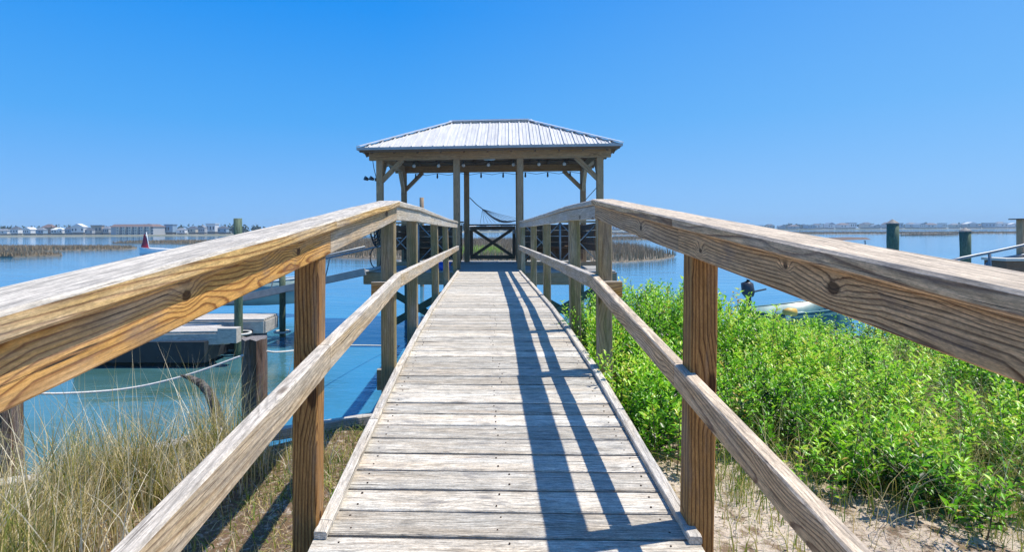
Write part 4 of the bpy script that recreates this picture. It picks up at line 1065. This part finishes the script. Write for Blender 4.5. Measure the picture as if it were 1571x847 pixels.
# leafy shrubs on the right
def shrubs():
    Vs = []; Ts = []; stemV = MB()
    def density(x, y):
        # edge of the thicket: sand shows near the camera
        lim = 2.80 + .25*math.sin(x*2.1) + .16*math.sin(x*5.3+1) - .32*max(0, min(1.2, x-1.5))
        if x > 3.0: lim -= .1
        return random.random() < min(1, max(0, (y-lim+.35)/.7))**1.5*(.45 if y < lim else 1)
    n = 0; tries = 0; stems = []
    while n < 5000 and tries < 60000:
        tries += 1
        x = random.uniform(.72, 6.5); y = 1.9 + 4.7*random.random()
        if y > shore_y(x)-.05 or not density(x, y): continue
        if x > 5 and random.random() < .5: continue
        hol = math.sin(x*3.1+y*1.3)*math.sin(y*2.7-x*.8)
        if x > 2.3 and random.random() < .38: continue
        if hol > .35 and random.random() < (.85 if x > 1.9 else .45): continue
        stems.append((x, y)); n += 1
    for (x, y) in stems:
        g0 = ground_h(x, y); edge = min(1, (y-2.4)/1.0)
        hh = random.uniform(.14, .46)*(.65+.5*edge)*(1+.22*math.sin(x*2.3+.5)*math.cos(y*1.9)) 
        if y > 4.2: hh *= 1.45 if x < 1.5 else max(.78, 1.45-.62*(x-1.5))
        if x > 2.4 and y > 5.2: hh *= .75
        lean = Vector((random.uniform(-.25, .25), random.uniform(-.25, .25), 1)).normalized()
        if x < .95 and y < 3.0: lean.x = abs(lean.x)
        top = Vector((x, y, g0))+lean*hh
        if random.random() < .25: stemV.tube([(x, y, g0-.02), tuple(top)], [.004, .002], 3, cap=False)
        lsz = random.uniform(.6, 1.15); asp = random.uniform(.12, .27); nl = int((hh/.011+14)*random.uniform(.6, 1.1)/lsz**.5); upb = random.uniform(-.1, .7)
        dead = random.random() < .015
        ph = random.uniform(0, 6.28); st = random.random()
        for k in range(nl):
            t_ = .15+.85*(k/nl)**.85; c = Vector((x, y, g0))+lean*hh*t_
            a_ = ph+k*2.4+random.uniform(-.4, .4); up_ = upb+.8*t_*random.uniform(.3, 1.3); L = random.uniform(.028, .064)*(1.15-.4*t_)*lsz; c = c+Vector((random.gauss(0, .014), random.gauss(0, .014), random.gauss(0, .01)))
            d = Vector((math.cos(a_), math.sin(a_), up_)).normalized(); s = d.cross(Vector((0, 0, 1))).normalized()*L*asp*random.uniform(.8, 1.2)
            nrm = s.cross(d).normalized()*L*.10
            m = c+d*L*.55
            Vs += [c, m+s+nrm, c+d*L+nrm*-1.2, m-s+nrm]; tn = min(1, max(0, random.gauss(.10+.50*t_+.45*(st-.5)+.13*math.sin(x*4.3+1.2*y)+.10*math.sin(y*6.1-2*x), .20)))  # tone climbs the stem: shade inside the thicket is painted into lower leaves
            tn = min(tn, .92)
            if random.random() < .003 or (dead and random.random() < .7): tn = 1
            Ts += [tn]*4
    V = np.array([tuple(v) for v in Vs]); m = len(V)//4; b = (np.arange(m)*4)[:, None]
    tris = np.concatenate([b+np.array([0, 1, 2]), b+np.array([0, 2, 3])], 0)
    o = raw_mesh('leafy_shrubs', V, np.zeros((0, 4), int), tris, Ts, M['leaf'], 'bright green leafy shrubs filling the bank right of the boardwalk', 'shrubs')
    so_ = stemV.build('stems', plain('shrub_stem', (.16, .12, .07), rough=.9), o); so_['kind'] = 'stuff'
shrubs()

def scatter(n, f, xr, yr, h0=.2):
    out = []
    tries = 0
    while len(out) < n and tries < n*20:
        tries += 1
        x = random.uniform(*xr); y = random.uniform(*yr)
        if abs(x) < .70 or y > shore_y(x)-.02: continue
        if random.random() < f(x, y): out.append((x, y, ground_h(x, y)-.01))
    return out
# dry grass, left bank: dense tussocks
tuss = [(random.uniform(-3.6, -.95), random.uniform(1.2, 3.3)) for _ in range(190)]
tuss = [(x, y) for x, y in tuss if y < shore_y(x)-.05 and not (x > -1.45 and random.random() < .75) and math.sin(x*4.1+y*2.0)*math.sin(y*4.7-x) < .45]
roots = []; hh = []; ww = []; tn = []
for (x, y) in tuss:
    k = int(random.uniform(90, 200)); big = random.uniform(.55, 1.35); tb_ = random.uniform(-.25, .2)
    if x > -1.35: big *= .55
    for _ in range(k):
        a_ = random.uniform(0, 6.28); rr = abs(random.gauss(0, .11)); xx = x+rr*math.cos(a_); yy = y+rr*math.sin(a_)
        if xx > -.74 or yy > shore_y(xx): continue
        roots.append((xx, yy, ground_h(xx, yy)-.01)); hh.append(random.uniform(.20, .56)*big*(1.15 if x < -2 else 1)); ww.append(random.uniform(.003, .0075)); tn.append(min(1, max(0, random.gauss(.52+tb_, .33))))
blades('dry_grass', roots, hh, ww, M['straw'], lean=.85, seg=4, label='dense tussocks of dry tan and olive grass on the left bank', cat='grass', tone=np.array(tn))
# tall thin pale stalks
roots = []; hh = []; ww = []
for _ in range(620):
    x = random.uniform(-3.6, -1.25); y = random.uniform(1.6, 3.5)
    if y > shore_y(x)+.02: continue
    roots.append((x, y, ground_h(x, y)-.01)); hh.append(random.uniform(.45, .85)); ww.append(random.uniform(.004, .008))
blades('tall_stalks', roots, hh, ww, M['straw'], lean=.55, seg=5, label='tall pale dry stalks standing out over the water on the left', cat='grass', tone=rng.uniform(.45, 1, len(roots)), bend=.5)
# short mixed grass close to the boardwalk, left
r_ = scatter(7000, lambda x, y: .9, (-3.0, -.70), (.9, 3.75))
blades('dead_litter', r_, rng.uniform(.02, .10, len(r_)), rng.uniform(.003, .006, len(r_)), M['straw'], lean=4.0, seg=2, label='brown dead grass litter lying on the left bank soil', cat='litter', tone=rng.uniform(.1, .8, len(r_)))
r_ = scatter(3600, lambda x, y: .9 if y > 1.4 else .3, (-2.6, -.72), (.9, 3.75))
blades('short_grass', r_, rng.uniform(.03, .13, len(r_)), rng.uniform(.002, .0045, len(r_)), M['straw'], lean=2.0, seg=3, label='short straw litter and grass beside the left edge of the boardwalk', cat='grass')
r_ = scatter(900, lambda x, y: 1 if y > 2.6 else .25, (-1.25, -.72), (1.7, 3.75))
blades('green_tufts', r_, rng.uniform(.04, .13, len(r_)), rng.uniform(.004, .008, len(r_)), M['greengrass'], lean=1.4, seg=3, label='small green weeds at the foot of the left railing posts', cat='weeds')
# right: grass tuft clumps among the shrubs, straw on the sand
roots = []; hh = []; ww = []
for cx_, cy_, k, s in ((2.02, 2.75, 420, .12), (2.15, 3.05, 300, .18), (2.6, 3.3, 260, .25), (1.15, 2.75, 160, .12), (3.1, 3.2, 200, .3), (1.72, 3.6, 120, .2), (2.3, 2.55, 160, .12)):
    for _ in range(k):
        x = random.gauss(cx_, s); y = random.gauss(cy_, s); 
        if x < .78: continue
        roots.append((x, y, ground_h(x, y)-.01)); hh.append(random.uniform(.12, .42)); ww.append(random.uniform(.0025, .005))
blades('green_grass', roots, hh, ww, M['greengrass'], lean=1.0, seg=4, label='yellow green grass tuft in front of the shrubs on the right sand', cat='grass')
roots = []; hh = []; ww = []
for _ in range(2400):
    x = random.gauss(2.8, .8) if random.random() < .8 else random.uniform(.9, 3); y = random.uniform(2.3, 5.2)
    if x < .85 or y > shore_y(x)-.1: continue
    roots.append((x, y, ground_h(x, y)-.01)); hh.append(random.uniform(.25, .62)); ww.append(random.uniform(.0025, .0042))
for _ in range(650):
    x = random.gauss(2.45, .28); y = random.gauss(3.45, .42)
    roots.append((x, y, ground_h(x, y)-.01)); hh.append(random.uniform(.3, .62)); ww.append(random.uniform(.003, .005))
blades('dry_stems', roots, hh, ww, M['straw'], lean=1.3, seg=5, label='pale dry stems arching through the green shrubs on the right', cat='grass', tone=rng.uniform(.3, 1, len(roots)))
r_ = scatter(13000, lambda x, y: .9, (.74, 4.2), (.9, 3.3))
blades('straw_litter', r_, rng.uniform(.02, .09, len(r_)), rng.uniform(.002, .0045, len(r_)), M['straw'], lean=2.2, seg=2, label='straw litter scattered on the pale sand at bottom right', cat='straw', tone=rng.uniform(0, 1, len(r_)))
roots = []; hh = []; ww = []
for _ in range(6500):
    x = random.gauss(2.7, .8) if random.random() < .75 else random.uniform(.8, 2.4); y = random.uniform(2.15, 5.4)
    if x < .80 or y > shore_y(x)-.1: continue
    if math.sin(x*3.7+y)*math.sin(y*3.1-x) < -.15: continue
    roots.append((x, y, ground_h(x, y)-.01)); hh.append(random.uniform(.10, .52)*(1 if y > 2.7 else .55)); ww.append(random.uniform(.003, .007))
blades('yellow_green_grass', roots, hh, ww, M['greengrass'], lean=.8, seg=4, label='yellow green grass blades mixed through the shrubs and down onto the right sand', cat='grass', tone=rng.uniform(.15, 1, len(roots)))
# thin dark stems over the water right
r_ = [(random.uniform(1.0, 2.3), random.uniform(5.0, 5.9), 1.1) for _ in range(80)]
r_ = [q for q in r_ if q[1] < shore_y(q[0])]
blades('reed_stems', r_, rng.uniform(.45, .8, len(r_)), rng.uniform(.003, .004, len(r_)), M['greengrass'], lean=.3, seg=4, label='thin bare reed stems rising above the shrubs against the water', cat='reeds', tone=rng.uniform(0, .3, len(r_)))

# ------------------------------------------------------------------ air
bm = MB(); bm.box((100, 480, 8.0), (2600, 1100, 18.2)); hz = bm.build('haze'); tag(hz, kind='stuff')
hm_ = bpy.data.materials.new('haze'); hm_.use_nodes = True; ht = hm_.node_tree
ht.nodes.remove(ht.nodes['Principled BSDF']); pv = ht.nodes.new('ShaderNodeVolumePrincipled')
pv.inputs['Color'].default_value = (.60, .82, 1, 1); pv.inputs['Density'].default_value = .00055
ht.links.new(pv.outputs[0], ht.nodes['Material Output'].inputs['Volume']); hz.data.materials.append(hm_)
